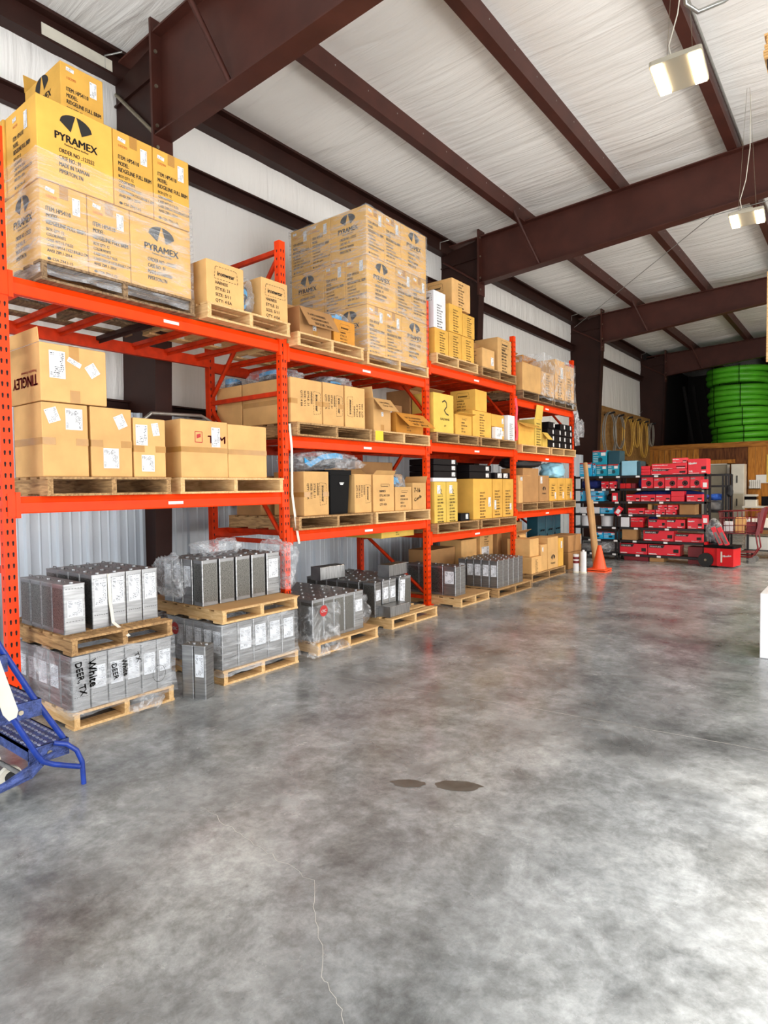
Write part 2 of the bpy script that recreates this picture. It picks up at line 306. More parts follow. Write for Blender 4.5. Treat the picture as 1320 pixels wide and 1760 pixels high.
def outline(mb, pts, w, mi=0, dash=None):
    for a, b in zip(pts, pts[1:]):
        a, b = Vector(a+(0,)), Vector(b+(0,)); d = b-a; ln = d.length; d.normalize(); n = Vector((-d.y, d.x, 0))*(w/2)
        segs = [(0, ln)] if not dash else [(t, min(t+dash*.65, ln)) for t in [k*dash for k in range(int(ln/dash)+1)] if t < ln]
        for t0, t1 in segs: mb.quad(a+d*t0-n, a+d*t1-n, a+d*t1+n, a+d*t0+n, mi)
def fan(mb, cx, cy, s, mi=0):
    """two-winged fan emblem"""
    for g in (-1, 1):
        arc = [(g*(.03+.97*t), .62*math.sqrt(max(0, 1-(.03+.97*t)**2))+.02) for t in (0, .2, .4, .6, .8, .92, 1)]
        p = [(cx+x*s, cy+y*s, 0) for x, y in arc+[(g*.34, -.42)]]
        if g > 0: p = p[::-1]
        mb.add(p, [tuple(range(len(p)))], mi)
PR = {}
def pr_build():
    m = MB(); # logo face, about .55 x .57
    fan(m, 0, .43, .115); txt(m, 'PYRAMEX', -.15, .30, .075, .30); txt(m, 'Performs Above the Rest', -.085, .275, .02, .17)
    for i, s in enumerate(('ORDER NO .:123252', 'CASE NO.: 91', 'MADE IN TAIWAN', 'PIPERTON,TN')): txt(m, s, -.125, .215-i*.048, .042, (.25, .15, .21, .165)[i])
    PR['logo'] = m.mesh('printing', M['black'])
    m = MB(); # item face, about .33 x .57
    for i, (s, h, w) in enumerate((('ITEM: HP54110', .044, .17), ('MODEL:', .044, .085), ('RIDGELINE FULL BRIM', .044, .27), ('BOX QTY: 12', .03, .12), ('COLOR:WHITE', .03, .13), ('CASE WT:15.7 KGS', .03, .18), ('CASE DIM:54.1X32.8X68.2 CM', .03, .285), ('ANSI Z89.1-2014', .03, .17))):
        txt(m, s, -.125, .345-(i*.047 if i < 3 else .141+(i-3)*.036-.004), h, w)
    n = 14; m.add([(-.112+.014*math.cos(2*math.pi*k/n), .018+.010*math.sin(2*math.pi*k/n), 0) for k in range(n)], [tuple(range(n))], 0); txt(m, 'CSA Z94.1-15', -.09, .010, .028, .14)
    txt(m, '10290', -.12, .435, .028, .07, mi=1)
    PR['item'] = m.mesh('printing', [M['black'], M['orange_ink']])
    m = MB() # ironwear carton
    b = [(-.11, .30), (-.12, .21), (.13, .21), (.12, .305), (.10, .315), (-.10, .315), (-.11, .30)]
    outline(m, b, .004, dash=.03); txt(m, 'ironwear', -.085, .24, .055, .18)
    for i, s in enumerate(('HARNESS', 'STYLE: 21', 'SIZE: 5/11', 'QTY: 4 EA')): txt(m, s, -.11, .165-i*.05, .038, (.13, .15, .16, .17)[i])
    PR['iron'] = m.mesh('printing', M['black'])
    m = MB() # plain packing text
    for i, s in enumerate(('HARNESS', 'STYLE NO 2150', 'SIZE: U', 'QTY: 4 EA')): txt(m, s, -.11, .22-i*.055, .04, (.12, .2, .1, .14)[i])
    outline(m, [(-.08, .29), (-.08, .32), (.09, .32), (.09, .29)], .004); txt(m, 'ironwear', -.07, .285, .03, .14)
    PR['pack'] = m.mesh('printing', M['black'])
    m = MB() # long list
    for i in range(9): txt(m, ('PO NO. 41277', 'ITEM NO.', 'DESC: FULL BODY', 'QTY: 12 PCS', 'N.W.: 14 KGS', 'G.W.: 16 KGS', 'MEAS: 60X40X42', 'C/NO. 1-40', 'MADE IN CHINA')[i], -.1, .42-i*.05, .036, (.17, .12, .2, .15, .16, .16, .19, .13, .18)[i])
    PR['list'] = m.mesh('printing', M['black'])
    m = MB() # R emblem
    outline(m, [(-.05, .11), (.0, .13), (.035, .11), (.04, .07), (.0, .035), (-.01, .03), (.03, -.005), (.075, -.015)], .014); txt(m, 'RADIANS', -.08, -.075, .035, .17); txt(m, 'QTY', -.015, -.14, .025, .04)
    PR['r'] = m.mesh('printing', M['black'])
    m = MB(); outline(m, [(-.04, .44), (.0, .455), (.03, .43), (.0, .395), (.05, .38)], .01); txt(m, 'RADIANS', -.06, .35, .02, .12)
    for i in range(8): txt(m, ('RAD-X VEST', 'CLASS 2 MESH', 'SIZE: XL', 'QTY: 50 PCS', 'COLOR: GREEN', 'N.W. 12 KGS', 'G.W. 13 KGS', 'MADE IN CHINA')[i], -.07, .30-i*.042, .032, (.13, .14, .09, .13, .14, .13, .13, .15)[i])
    PR['rlist'] = m.mesh('printing', M['black'])
    m = MB(); fan(m, 0, .02, .07); txt(m, 'PYRAMEX', -.08, -.07, .035, .16)
    PR['fan'] = m.mesh('printing', M['black'])
pr_build()
UQ = MB().quad((-.5, -.5, 0), (.5, -.5, 0), (.5, .5, 0), (-.5, .5, 0))
_UQ = {}
def quad_mesh(name, m):
    if (name, m.name) not in _UQ: _UQ[(name, m.name)] = UQ.mesh(name, m)
    return _UQ[(name, m.name)]
FRONT = Matrix(((0, 0, 1), (1, 0, 0), (0, 1, 0))); SIDE = Matrix(((1, 0, 0), (0, 0, -1), (0, 1, 0)))
def put(me, parent, face, u, v, d, w, name=None, sx=1, sy=1, rot=0, lift=.0015):
    """lay a flat mesh on the front (+X) or the near side (-Y) of a box of depth d, width w; u, v from the face's bottom centre"""
    o = bpy.data.objects.new(name or me.name, me); COL.objects.link(o); o.parent = parent
    Rm = (FRONT if face == 'f' else SIDE).to_4x4() @ Matrix.Rotation(R(rot), 4, 'Z') @ Matrix.Diagonal((sx, sy, 1, 1))
    Rm.translation = (lift, u, v) if face == 'f' else (-d/2+u, -w/2-lift, v)
    o.matrix_local = Rm
    return o
_BOXM = {}
def box_mesh(name, d, w, h, m, bev=.006, openbox=False):
    key = (name, round(d, 3), round(w, 3), round(h, 3), m.name, openbox)
    if key in _BOXM: return _BOXM[key]
    bm = bmesh.new()
    if openbox:
        t = .006; mb = MB(); mb.box(-d, 0, -w/2, w/2, 0, .01); mb.box(-t, 0, -w/2, w/2, .01, h); mb.box(-d, -d+t, -w/2, w/2, .01, h); mb.box(-d+t, -t, -w/2, -w/2+t, .01, h); mb.box(-d+t, -t, w/2-t, w/2, .01, h)
        me = mb.mesh(name, m)
    else:
        bmesh.ops.create_cube(bm, size=1)
        for v in bm.verts: v.co = Vector(((v.co.x-.5)*d, v.co.y*w, (v.co.z+.5)*h))
        bmesh.ops.bevel(bm, geom=bm.edges[:], offset=bev, segments=2, profile=.5, affect='EDGES')
        me = bpy.data.meshes.new(name); bm.to_mesh(me); me.materials.append(m)
        for p in me.polygons: p.use_smooth = p.area < bev*2*max(d, w, h)
    bm.free(); _BOXM[key] = me
    return me
def carton(label, x, y0, y1, z0, z1, d, m='c_tan', cat='box', group=None, rz=0, name='cardboard_box', tape=None, prints=(), labels=(), flaps=(), openbox=False, gap=.004):
    """box whose front face stands at x, from y0 to y1; tape: None, 'h' (band round the middle) or 'v' (over the top centre)"""
    w, h = y1-y0-gap, z1-z0-.002
    o = obj(name, box_mesh(name, d, w, h, M[m], openbox=openbox), None, (x, (y0+y1)/2, z0+.001), (0, 0, R(rz)))
    tag(o, label, cat, group)
    if tape:
        zz = h*.48; T = []
        if tape == 'h':
            for a in (-1, 1): T.append((.0006, .0016, a*w/2-(.09 if a > 0 else 0), a*w/2+(.09 if a < 0 else 0), zz-.025, zz+.025))
            T.append((-d*.98, -.001, -w/2-.0016, -w/2-.0006, zz-.025, zz+.025))
        elif tape == 'band': T = [(.0006, .0016, -w/2, w/2, zz-.02, zz+.025), (-d, 0, -w/2-.0016, -w/2-.0006, zz-.02, zz+.025)]
        else: T = [(.0006, .0016, -.035, .035, h-.10, h-.004), (.0006, .0016, -.035, .035, .004, .09), (-d, 0, -.035, .035, h+.0004, h+.0012)]
        for q in T: mb = MB(); mb.box(*q); mb.build('tape', M['tape'], o)
    for p in prints:
        k, face = p[0], p[1]; u, v = (p[2], p[3]) if len(p) > 3 else (0, h/2); rot = p[4] if len(p) > 4 else 0; s = p[5] if len(p) > 5 else 1
        top = {'list': .46, 'rlist': .47, 'pack': .34, 'iron': .33}.get(k)
        if top and rot == 0:
            v = max(.0, v-(.2 if k in ('list', 'rlist') else 0)); s = min(s, (h-.03)/top, (w if face == 'f' else d)*.92/.26); v = min(v, h-top*s-.005); u = 0 if abs(u) > .02 else u
        elif rot: u = (-.16 if rot < 0 else .16)*s+(.05 if w > .4 else 0); v = h*.5
        put(PR[k], o, face, u, v, d, w, 'printing', s, s, rot)
    for l in labels:
        face, u, v, lw, lh = l[:5]; rot = l[5] if len(l) > 5 else 0; lm = l[6] if len(l) > 6 else 'label'
        put(quad_mesh('shipping_label' if lm != 'tape' else 'tape', M[lm]), o, face, u, v, d, w, None, lw, lh, rot, .0025)
    for f in flaps:
        side, ln, ang = f[:3]; f_ = MB(); a = R(ang)  # ang: 0 lies outward flat, 90 stands up, -60 hangs down
        c, s = math.cos(a)*ln, math.sin(a)*ln
        if side == 'f': f_.slab((0, -w/2, h), (0, w/2, h), (c, w/2-.01, h+s), (c, -w/2+.01, h+s), .005)
        if side == 'b': f_.slab((-d, w/2, h), (-d, -w/2, h), (-d-c, -w/2+.01, h+s), (-d-c, w/2-.01, h+s), .005)
        if side == 'l': f_.slab((-d, -w/2, h), (0, -w/2, h), (-.01, -w/2-c, h+s), (-d+.01, -w/2-c, h+s), .005)
        if side == 'r': f_.slab((0, w/2, h), (-d, w/2, h), (-d+.01, w/2+c, h+s), (-.01, w/2+c, h+s), .005)
        fo = f_.build('flap', M[m], o)
        if len(f) > 3:
            q = MB(); [txt(q, t, -w*.36+.02*i, -.09*ln/.2-i*ln*.24, min(.045, ln*.17), w*.55) for i, t in enumerate(f[3])]
            t_ = q.build('handwriting', M['black'], fo); nx = Vector((-s, 0, c)).normalized(); yv = -Vector((c, 0, s)).normalized()
            mt = Matrix(((0, yv.x, nx.x, nx.x*.007), (1, 0, 0, 0), (0, yv.z, nx.z, h+nx.z*.007), (0, 0, 0, 1))); t_.matrix_local = mt
    return o

# ------------------------------------------------------------------ the building
XW, XL, XE = -6.85, -6.45, 6.0            # insulated wall, liner panel, right wall
FRAMES = (3.83, 10.62, 17.45, 24.25)
YB0, YB1 = -5.0, 31.0
def roof_z(x): return 6.78+.049*(x+.3)
def build_shell():
    mb = MB(); mb.box(XW-.1, XE+.1, YB0-.1, YB1, -.15, 0); fl = struct(mb.build('floor', M['floor']))
    def line(name, pts, w, m):
        mb = MB(); n = len(pts)
        for (x0, y0), (x1, y1) in zip(pts, pts[1:]):
            d = Vector((x1-x0, y1-y0, 0)); k = Vector((-d.y, d.x, 0)).normalized()*w/2; a, b = Vector((x0, y0, .0012)), Vector((x1, y1, .0012))
            mb.quad(a-k, b-k, b+k, a+k)
        o = mb.build(name, m, fl); o['kind'] = 'structure'
    def wig(p, amp, n):
        out = []
        for (x0, y0), (x1, y1) in zip(p, p[1:]):
            for i in range(n): t = i/n; out.append((x0+(x1-x0)*t+random.uniform(-amp, amp), y0+(y1-y0)*t+random.uniform(-amp, amp)))
        return out+[p[-1]]
    line('control_joint', wig([(-3.5, 3.70), (-1.9, 3.98), (-.6, 4.12), (5.8, 4.6)], .004, 30), .004, M['crackm'])
    line('crack', wig(CRACK, .012, 12), .0018, M['crackm'])
    for (cx, cy, a, b_, k) in ((-1.88, 2.58, .09, .04, 1), (-1.66, 2.71, .12, .05, 2)):
        mb = MB(); n = 40; mb.add([(cx+(a*(1+.35*noise.noise(Vector((math.cos(t)*2, math.sin(t)*2, k)))))*math.cos(t)*.87-b_*math.sin(t)*.5, cy+a*.5*math.cos(t)*(1+.3*noise.noise(Vector((math.cos(t)*3, math.sin(t)*3, k))))+b_*math.sin(t), .0009) for t in [2*math.pi*i/n for i in range(n)]], [tuple(range(n))]); o = mb.build('stain', M['stain'], fl); o['kind'] = 'structure'
    # liner: ribbed sheet, ribs every 30 cm with two low ridges between
    mb = MB(); prof = []
    y = YB0
    while y < 17.4:
        prof += [(y, 0), (y+.07, 0), (y+.085, .008), (y+.10, 0), (y+.165, 0), (y+.18, .008), (y+.195, 0), (y+.235, 0), (y+.252, .032), (y+.285, .032), (y+.302, 0)]
        y += .305
    vs = []; 
    for (yy, dx) in prof: vs += [(XL+dx, yy, 0), (XL+dx, yy, 2.42)]
    mb.add(vs, [(2*i, 2*i+2, 2*i+3, 2*i+1) for i in range(len(prof)-1)])
    mb.box(XL-.02, XL-.01, YB0, 17.5, 0, 2.42)
    struct(mb.build('wall_left_liner', M['liner']))
    mb = MB(); mb.box(XL-.02, XL, 17.5, 24.2, 0, 2.42); struct(mb.build('wall_left_boarding', M['steel_dk']))
    # insulated upper wall: vinyl sagging between girts
    def drape(name, fn, nu, nv, m):
        vs = [fn(i/nu, j/nv) for j in range(nv+1) for i in range(nu+1)]
        mb = MB(); mb.add(vs, [(j*(nu+1)+i, j*(nu+1)+i+1, (j+1)*(nu+1)+i+1, (j+1)*(nu+1)+i) for j in range(nv) for i in range(nu)], 0, True)
        return struct(mb.build(name, m))
    def wl(u, v):
        y = YB0+u*(YB1-YB0); z = v*6.5
        s = 0
        for a, b in ((2.45, 5.48), (5.48, 6.3)):
            if a < z < b: t = (z-a)/(b-a); s = math.sin(math.pi*t)
        k = noise.noise(Vector((y*3.2, z*.5, 1.3)))*.5+noise.noise(Vector((y*7.5+z*.7, z*.6, 4.1)))*.3
        return (XW+.03+s*(.03+.05*k), y, z)
    drape('wall_left', wl, 420, 40, M['wallv'])
    mb = MB(); mb.box(-6.72, -6.6, 24.3, YB1, 2.9, 6.5); struct(mb.build('wall_loft_shade', M['lumber_loft_shade']))  # near-black sheet over the vinyl, standing in for the unlit loft
    P = (-6.75, -4.95, -3.27, -1.60, .10, 1.80, 3.5, 5.2, 6.9)
    XS = [-6.9]+[a+(b-a)*k/9 for a, b in zip(P, P[1:]) for k in range(9)]+[P[-1]]
    def rf(u, v):
        x = XS[int(round(u*(len(XS)-1)))]; y = YB0+v*(YB1-YB0); s = 0
        for a, b in zip(P, P[1:]):
            if a < x < b: t = (x-a)/(b-a); s = math.sin(math.pi*t)
        seam = (y+.3*math.sin(x*.5)) % 1.52/1.52; fold = math.exp(-((seam-.5)/.05)**2)
        k = noise.noise(Vector((x*.7, y*1.1, 7)))*.03+noise.noise(Vector((x*.9+y*.3, y*5.5, 2)))*.022*(.5+noise.noise(Vector((x*.3, y*.5, 9))))+noise.noise(Vector((x*1.5, y*14, 3)))*.008*fold*3
        return (x, y, roof_z(x)-.005-s*(.045+k)+fold*.012*s)
    drape('ceiling', rf, len(XS)-1, 640, M['roofv'])
    mb = MB(); mb.box(-7.0, 6.4, YB0, YB1, 0, .04, M4=Matrix.Translation((0, 0, roof_z(0)+.06)) @ Matrix.Rotation(-math.atan(.049), 4, 'Y')); struct(mb.build('roof_sheet', M['galv']))
    mb = MB(); mb.box(XW-.12, XW-.06, YB0, YB1, 0, 6.6); struct(mb.build('wall_left_sheet', M['galv']))
    # right and front walls with assumed door openings, added to suit the light panels
    mb = MB(); mb.box(XE, XE+.1, YB0, -.6, 0, 7.1); mb.box(XE, XE+.1, 7.6, 11.9, 0, 7.1); mb.box(XE, XE+.1, 16.1, YB1, 0, 7.1); mb.box(XE, XE+.1, 11.9, 16.1, 3.7, 7.1); mb.box(XE, XE+.1, -.6, 7.6, 4.5, 7.1); struct(mb.build('wall_right', M['wallv']))
    mb = MB(); mb.box(XW, -4.2, YB0-.1, YB0, 0, 7); mb.box(2.2, XE, YB0-.1, YB0, 0, 7); mb.box(-4.2, 2.2, YB0-.1, YB0, 4.7, 7); struct(mb.build('wall_front', M['wallv']))
    mb = MB(); mb.box(XW, XE, YB1, YB1+.1, 0, 7.1); struct(mb.build('wall_far', M['lumber_loft_shade']))  # coloured near-black to paint in the unlit depth
    # steel: eave strut, girts, purlins
    n = 1
    def trim(mb, m='steel'):
        nonlocal n; o = struct(mb.build('trim_%d' % n, M[m])); n += 1; return o
    mb = MB(); mb.box(-6.84, -6.72, YB0, YB1, 6.14, 6.45); mb.box(-6.72, -6.62, YB0, YB1, 6.42, 6.455); mb.box(-6.72, -6.64, YB0, YB1, 6.14, 6.17); trim(mb, 'steel_dk')
    for z0, z1 in ((5.39, 5.56), (2.43, 2.58)):
        mb = MB(); mb.box(-6.80, -6.72, YB0, YB1, z0, z1); mb.box(-6.72, -6.66, YB0, YB1, z1-.02, z1); trim(mb, 'steel_dk')
    for x in P[1:-1]:
        zt = roof_z(x); mb = MB(); mb.box(x-.012, x, YB0, YB1, zt-.25, zt); mb.box(x-.13, x-.012, YB0, YB1, zt-.25, zt-.235)
        for k in range(60):
            y = YB0+.3+k*.6; mb.box(x, x+.004, y-.006, y+.006, zt-.10, zt-.085, 1)
        struct(mb.build('roof_beam', [M['steel'], M['galv']]))
    # frames: tapered column, deep knee, rafter, stiffeners
    for i, yf in enumerate(FRAMES+(-2.96,)):
        b0 = (5.24, 5.42, 5.5, 5.5, 5.2)[i]; b1 = (5.40, 5.72, 5.92, 5.92, 5.4)[i]; t0 = 6.27; f = .10
        xin0, xin1 = -6.12, -5.90
        bot = lambda x: b0+(b1-b0)*(x+5.95)/4.7
        top = lambda x: t0+.040*(x+6.1)
        mb = MB(); Y0, Y1 = yf, yf+.012
        def plate(pts, y0, y1, mi=0):  # outline in x,z, thickness along y
            mb.prism([(x, z) for x, z in pts], y0, y1, mi, Matrix(((1, 0, 0, 0), (0, 0, 1, 0), (0, 1, 0, 0), (0, 0, 0, 1))))
        plate([(XW+.02, 0), (xin0, 0), (xin1, b0), (xin1, top(xin1)), (XW+.02, 6.14)], Y0, Y1)
        o = [(xin0, 0), (xin0+.016, 0), (xin1+.016, b0+.05), (xin1, b0+.05)]
        plate(o, yf-f, yf+f); plate([(XW, 0), (XW+.016, 0), (XW+.016, 6.1), (XW, 6.1)], yf-f, yf+f)
        plate([(XW, 5.9), (xin1, 5.9+.02), (xin1, 5.92), (XW, 5.88)], yf-.03, yf+.0)
        struct(mb.build('steel_column', M['steel_dk']))
        mb = MB(); xe = 6.0
        plate([(xin1, bot(xin1)), (xe, bot(xe)), (xe, top(xe)), (xin1, top(xin1))], Y0, Y1)
        plate([(xin1, bot(xin1)-.008), (xe, bot(xe)-.008), (xe, bot(xe)+.008), (xin1, bot(xin1)+.008)], yf-f, yf+f)
        plate([(XW+.3, top(XW+.3)-.008), (xe, top(xe)-.008), (xe, top(xe)+.012), (XW+.3, top(XW+.3)+.012)], yf-f, yf+f)
        plate([(xin1-.02, b0-.22), (xin1+.014, b0-.22), (xin1+.014, 6.42), (xin1-.02, 6.42)], yf-f*1.15, yf+f*1.15)
        for z in (b0-.12, b0+.1, b0+.5, b0+.85):
            for s in (-1,): mb.cyl((xin1-.02, yf+s*.07, z), (xin1+.03, yf+s*.07, z), .018, seg=8, mi=1)
        for xx in (-4.95, 0.10): # flange brace from bottom flange up to a purlin
            mb.tube([(xx+.25, yf-.06, bot(xx+.25)+.02), (xx, yf-.55, roof_z(xx)-.2)], .028, 4)
        struct(mb.build('rafter', [M['steel'], M['zinc']]))
        mb = MB(); mb.tube([(XW+.12, yf-.03, 6.0), (xin1-.02, yf-.05, b0+.02)], .022, 8); struct(mb.build('knee_brace', M['zinc' if i == 0 else 'steel']))
    # rod bracing under the roof of the second bay, hangers at the eave
    mb = MB(); mb.tube([(-6.6, 17.2, 6.0), (-1.0, 10.8, 6.28)], .008, 6); mb.tube([(-3.4, 10.72, 5.62), (4.4, 10.9, 5.85)], .006, 6); mb.tube([(-6.7, 24.2, 4.3), (-6.72, 20.6, 2.7)], .008, 6); struct(mb.build('brace_rod', M['galv']))
    for yf in FRAMES[:4]:
        mb = MB(); mb.tube([(-6.6, yf-.02, 6.42), (-6.72, yf-.16, 6.36), (-6.72, yf-.16, 6.16)], .012, 6); struct(mb.build('trim_%d' % n, M['galv'])); n += 1
    mb = MB(); mb.box(-6.716, -6.71, 3.0, 3.75, 6.18, 6.34); struct(mb.build('trim_%d' % n, M['ivory'])); n += 1
    # timber partition at the last frame, its door, the dark store above it
    YP = 24.05
    mb = MB(); mb.box(-6.5, -4.75, YP, YP+.1, 0, 2.8, 0); mb.box(-4.75, -3.24, YP, YP+.1, 2.36, 2.8, 1); mb.box(-3.78, -3.24, YP, YP+.1, 0, 2.36, 1); mb.box(-3.24, XE, YP-.02, YP+.1, 0, 2.8, 0); mb.box(-4.75, -4.62, YP, YP+.1, 0, 2.36, 1)
    for k in range(48):
        x = -6.45+k*.19
        if not -4.75 < x < -3.2: mb.box(x, x+.008, YP-.024, YP-.001, .0, 2.8, 2)
    struct(mb.build('wall_back', [M['wallpine'], M['wallpine_dk'], M['c_in']]))
    mb = MB(); mb.box(-6.5, XE, YP-.05, YP, 2.79, 2.965); struct(mb.build('trim_%d' % n, M['rail'])); n += 1
    mb = MB(); mb.box(-4.66, -3.62, YP-.06, YP, 2.25, 2.38); struct(mb.build('trim_%d' % n, M['wallpine'])); n += 1
    d = MB(); d.box(-4.60, -3.84, YP-.02, YP+.03, 0, 2.24); d = struct(d.build('door_1', M['door']))
    fr = MB(); fr.box(-4.64, -4.58, YP-.05, YP+.02, 0, 2.27); fr.box(-3.86, -3.78, YP-.05, YP+.02, 0, 2.27); fr.box(-4.64, -3.78, YP-.05, YP+.02, 2.21, 2.27); o = fr.build('door_frame', M['offwhite'], d)
    mb = MB(); mb.box(-6.5, XE, YP+.1, YB1, 2.85, 2.94); struct(mb.build('floor_loft', M['lumber_loft_shade']))
CRACK = [(-2.55, 1.78), (-2.1, 1.72), (-1.72, 1.70), (-1.35, 1.38), (-1.08, 1.24), (-.93, 1.06), (-.80, .92)]
build_shell()

# ------------------------------------------------------------------ orange pallet rack
RX, RD, RY0, RB = -4.547, 1.22, 1.759, 2.515
def py(n): return RY0+RB*n
LEVELS = {0: (1.522, 3.005), 1: (1.136, 2.082, 2.956), 2: (.935, 2.142, 3.171), 3: (1.14, 2.10, 2.986)}
def build_rack():
    rack = thing('pallet_rack', 'long orange steel pallet rack of four bays along the left wall', 'rack', (RX, RY0, 0))
    def post(parent, x0, y1, m, name, front):
        mb = MB(); w = .076; t = .003
        mb.box(x0-.07, x0, y1-w, y1, 0, 3.97, 0)
        for z in [k*.0508*1.5+.06 for k in range(51)]:
            for dy in (-.054, -.022) if front else (-.054,):
                mb.prism([(dy-.007, z+.012), (dy-.004, z-.012), (dy+.004, z-.012), (dy+.007, z+.012), (dy+.004, z+.02), (dy-.004, z+.02)], x0+.0002, x0+.0012, 1, Matrix(((0, 0, 1, 0), (1, 0, 0, y1), (0, 1, 0, 0), (0, 0, 0, 1))))
            if front: mb.prism([(-.035-.008, z+.012), (-.035-.004, z-.012), (-.035+.004, z-.012), (-.035+.008, z+.012)], y1-w-.0012, y1-w-.0002, 1, Matrix(((1, 0, 0, x0), (0, 0, 1, 0), (0, 1, 0, 0), (0, 0, 0, 1))))
        mb.box(x0-.1, x0+.03, y1-w-.02, y1+.02, 0, .008, 0)
        return mb.build(name, [m, M['hole']], parent)
    for n in range(5):
        y1 = py(n)-RY0; yc = y1-.038
        fp = post(rack, 0, y1, M['orange'], 'front_post', True)
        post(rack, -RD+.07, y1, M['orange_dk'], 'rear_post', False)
        zs = (.10, 1.02, 2.50, 3.88)
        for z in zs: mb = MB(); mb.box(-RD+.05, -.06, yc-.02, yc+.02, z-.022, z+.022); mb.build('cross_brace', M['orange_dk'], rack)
        for k, (a, b) in enumerate(zip(zs, zs[1:])):
            mb = MB()
            if (k % 2 == 0) == (n != 1): mb.tube([(-.08, yc, a+.06), (-RD+.09, yc, b-.1)], .024, 4)
            else: mb.tube([(-RD+.09, yc, a+.08), (-.08, yc, b-.08)], .024, 4)
            mb.build('diagonal_brace', M['orange_dk'], rack)
    for b, zs in LEVELS.items():
        ya, yb = py(b)-RY0, py(b+1)-.076-RY0
        for z in zs:
            mb = MB(); h = .117
            mb.prism([(-.05, z-h), (.0, z-h), (.004, z-h+.008), (.004, z-.045), (-.0, z-.038), (-.012, z-.002), (-.016, z), (-.05, z)], ya, yb, 0, Matrix(((1, 0, 0, 0), (0, 0, 1, 0), (0, 1, 0, 0), (0, 0, 0, 1))))
            for yy in (ya, yb-.03): mb.box(-.03, .012, yy, yy+.03, z-h-.03, z+.03)
            mb.box(-.001, .0075, ya-.05 if b else ya-.05, ya, z-h-.02, z+.02); 
            bm_ = mb.build('front_beam', M['orange'], rack)
            ym = (ya+yb)/2; mb = MB(); mb.box(.0045, .0062, ym-.06, ym+.08, z-.085, z-.06); mb.build('beam_label', M['label_s'], bm_)
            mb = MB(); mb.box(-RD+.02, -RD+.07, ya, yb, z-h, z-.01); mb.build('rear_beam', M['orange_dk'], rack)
            ks = 7 if z > 2.9 else 4
            for k in range(ks):
                y = ya+.15+(yb-ya-.3)*k/(ks-1); mb = MB(); mb.box(-RD+.06, -.05, y-.03, y+.03, z-.045, z-.01); mb.box(-RD+.06, -.05, y-.004, y+.004, z-.07, z-.045)
                mb.build('support_bar', M['steel_dk' if (b == 0 and k == 3 and z > 2.9) else 'orange_dk'], rack)
build_rack()

# ------------------------------------------------------------------ pallets
_PAL = {}
def pallet(label, x, y0, y1, z0, d=1.16, m='pine', h=.135, cover=None, openings=2, group=None):
    """stringers run away from the aisle, boards lie along it; front edge at x"""
    w = y1-y0; t = .017
    root = thing('wooden_pallet', label, 'pallet', (x, (y0+y1)/2, z0), 0, group)
    key = (round(w, 2), d, m, h, openings)
    if key not in _PAL:
        s = MB(); s.box(-d, 0, -.019, .019, t, h-t); top = MB(); bot = MB(); nb = 7
        for k in range(nb):
            xx = -d+(d-.1)*k/(nb-1); j = random.uniform(-.006, .006); top.box(xx, xx+.1, -w/2+j, w/2+j, h-t, h)
        for k in range(4):
            xx = -d+(d-.12)*k/3; bot.box(xx, xx+.12, -w/2, w/2, 0, t)
        _PAL[key] = (s.mesh('stringer', M[m]), top.mesh('deck_boards', M[m]), bot.mesh('bottom_boards', M[m]))
    s, top, bot = _PAL[key]
    for k in range(openings+1): obj('stringer', s, root, (-.002, -w/2+.025+(w-.05)*k/openings, 0))
    obj('deck_boards', top, root); obj('bottom_boards', bot, root)
    if cover:
        mb = MB(); mb.box(-d-.01, .012, -w/2-.01, w/2+.01, h, h+.006); mb.build('cover_sheet', M[cover], root)
    return root
PH = .135

# ------------------------------------------------------------------ tin cans on pallets
_CAN = {}
def can_meshes(w, d, h, kind):
    key = (w, d, h, kind)
    if key not in _CAN:
        mb = MB(); r = .007
        mb.rbox(-d, 0, -w/2, w/2, .003, h-.004, r); mb.rbox(-d-.0015, .0015, -w/2-.0015, w/2+.0015, h-.012, h-.002, r); mb.rbox(-d-.0015, .0015, -w/2-.0015, w/2+.0015, 0, .009, r)
        a = .0006
        mb.quad((-d+.012, -w/2-a, .03), (-.012, -w/2-a, .03), (-.012, -w/2-a, h-.03), (-d+.012, -w/2-a, h-.03), 1 if kind != 'sidelabel' else 0)
        if kind == 'print': mb.quad((a, -w/2+.01, .03), (a, w/2-.01, .03), (a, w/2-.01, h-.03), (a, -w/2+.01, h-.03), 1)
        else:
            for z in (h-.035, h*.24):
                n = 6
                for k in range(n): y = -w/2+.012+(w-.024)*k/n; mb.quad((a, y, z), (a, y+(w-.024)/n*.7, z), (a, y+(w-.024)/n*.7, z+.004), (a, y, z+.004), 2)
        mb.cyl((-d*.25, 0, h-.004), (-d*.25, 0, h+.008), .016, seg=10, mi=0)
        mb.tube([(-d*.85, -.02, h), (-d*.8, -.02, h+.012), (-d*.55, -.02, h+.012), (-d*.5, -.02, h)], .003, 5, 0)
        _CAN[key] = mb.mesh('tin_can', [M['tin'], M['tin_p'], M['cap']])
    return _CAN[key]
def can(label, x, y, z, w, d, h, kind='label', rz=0, group=None, lab=True, rot=None, lh=.42, lz=.62):
    o = obj('tin_can', can_meshes(w, d, h, kind), None, (x, y, z), rot or (0, 0, R(rz))); tag(o, label, 'can', group)
    if lab and kind == 'label': put(quad_mesh('paper_label', M['label_can']), o, 'f', 0, h*lz, d, w, None, w*.72, h*lh, 0, .0012)
    if lab and kind == 'sidelabel': put(quad_mesh('paper_label', M['label_can']), o, 's', 0, h*lz, d, w, None, d*.72, h*lh, 0, .0012)
    return o
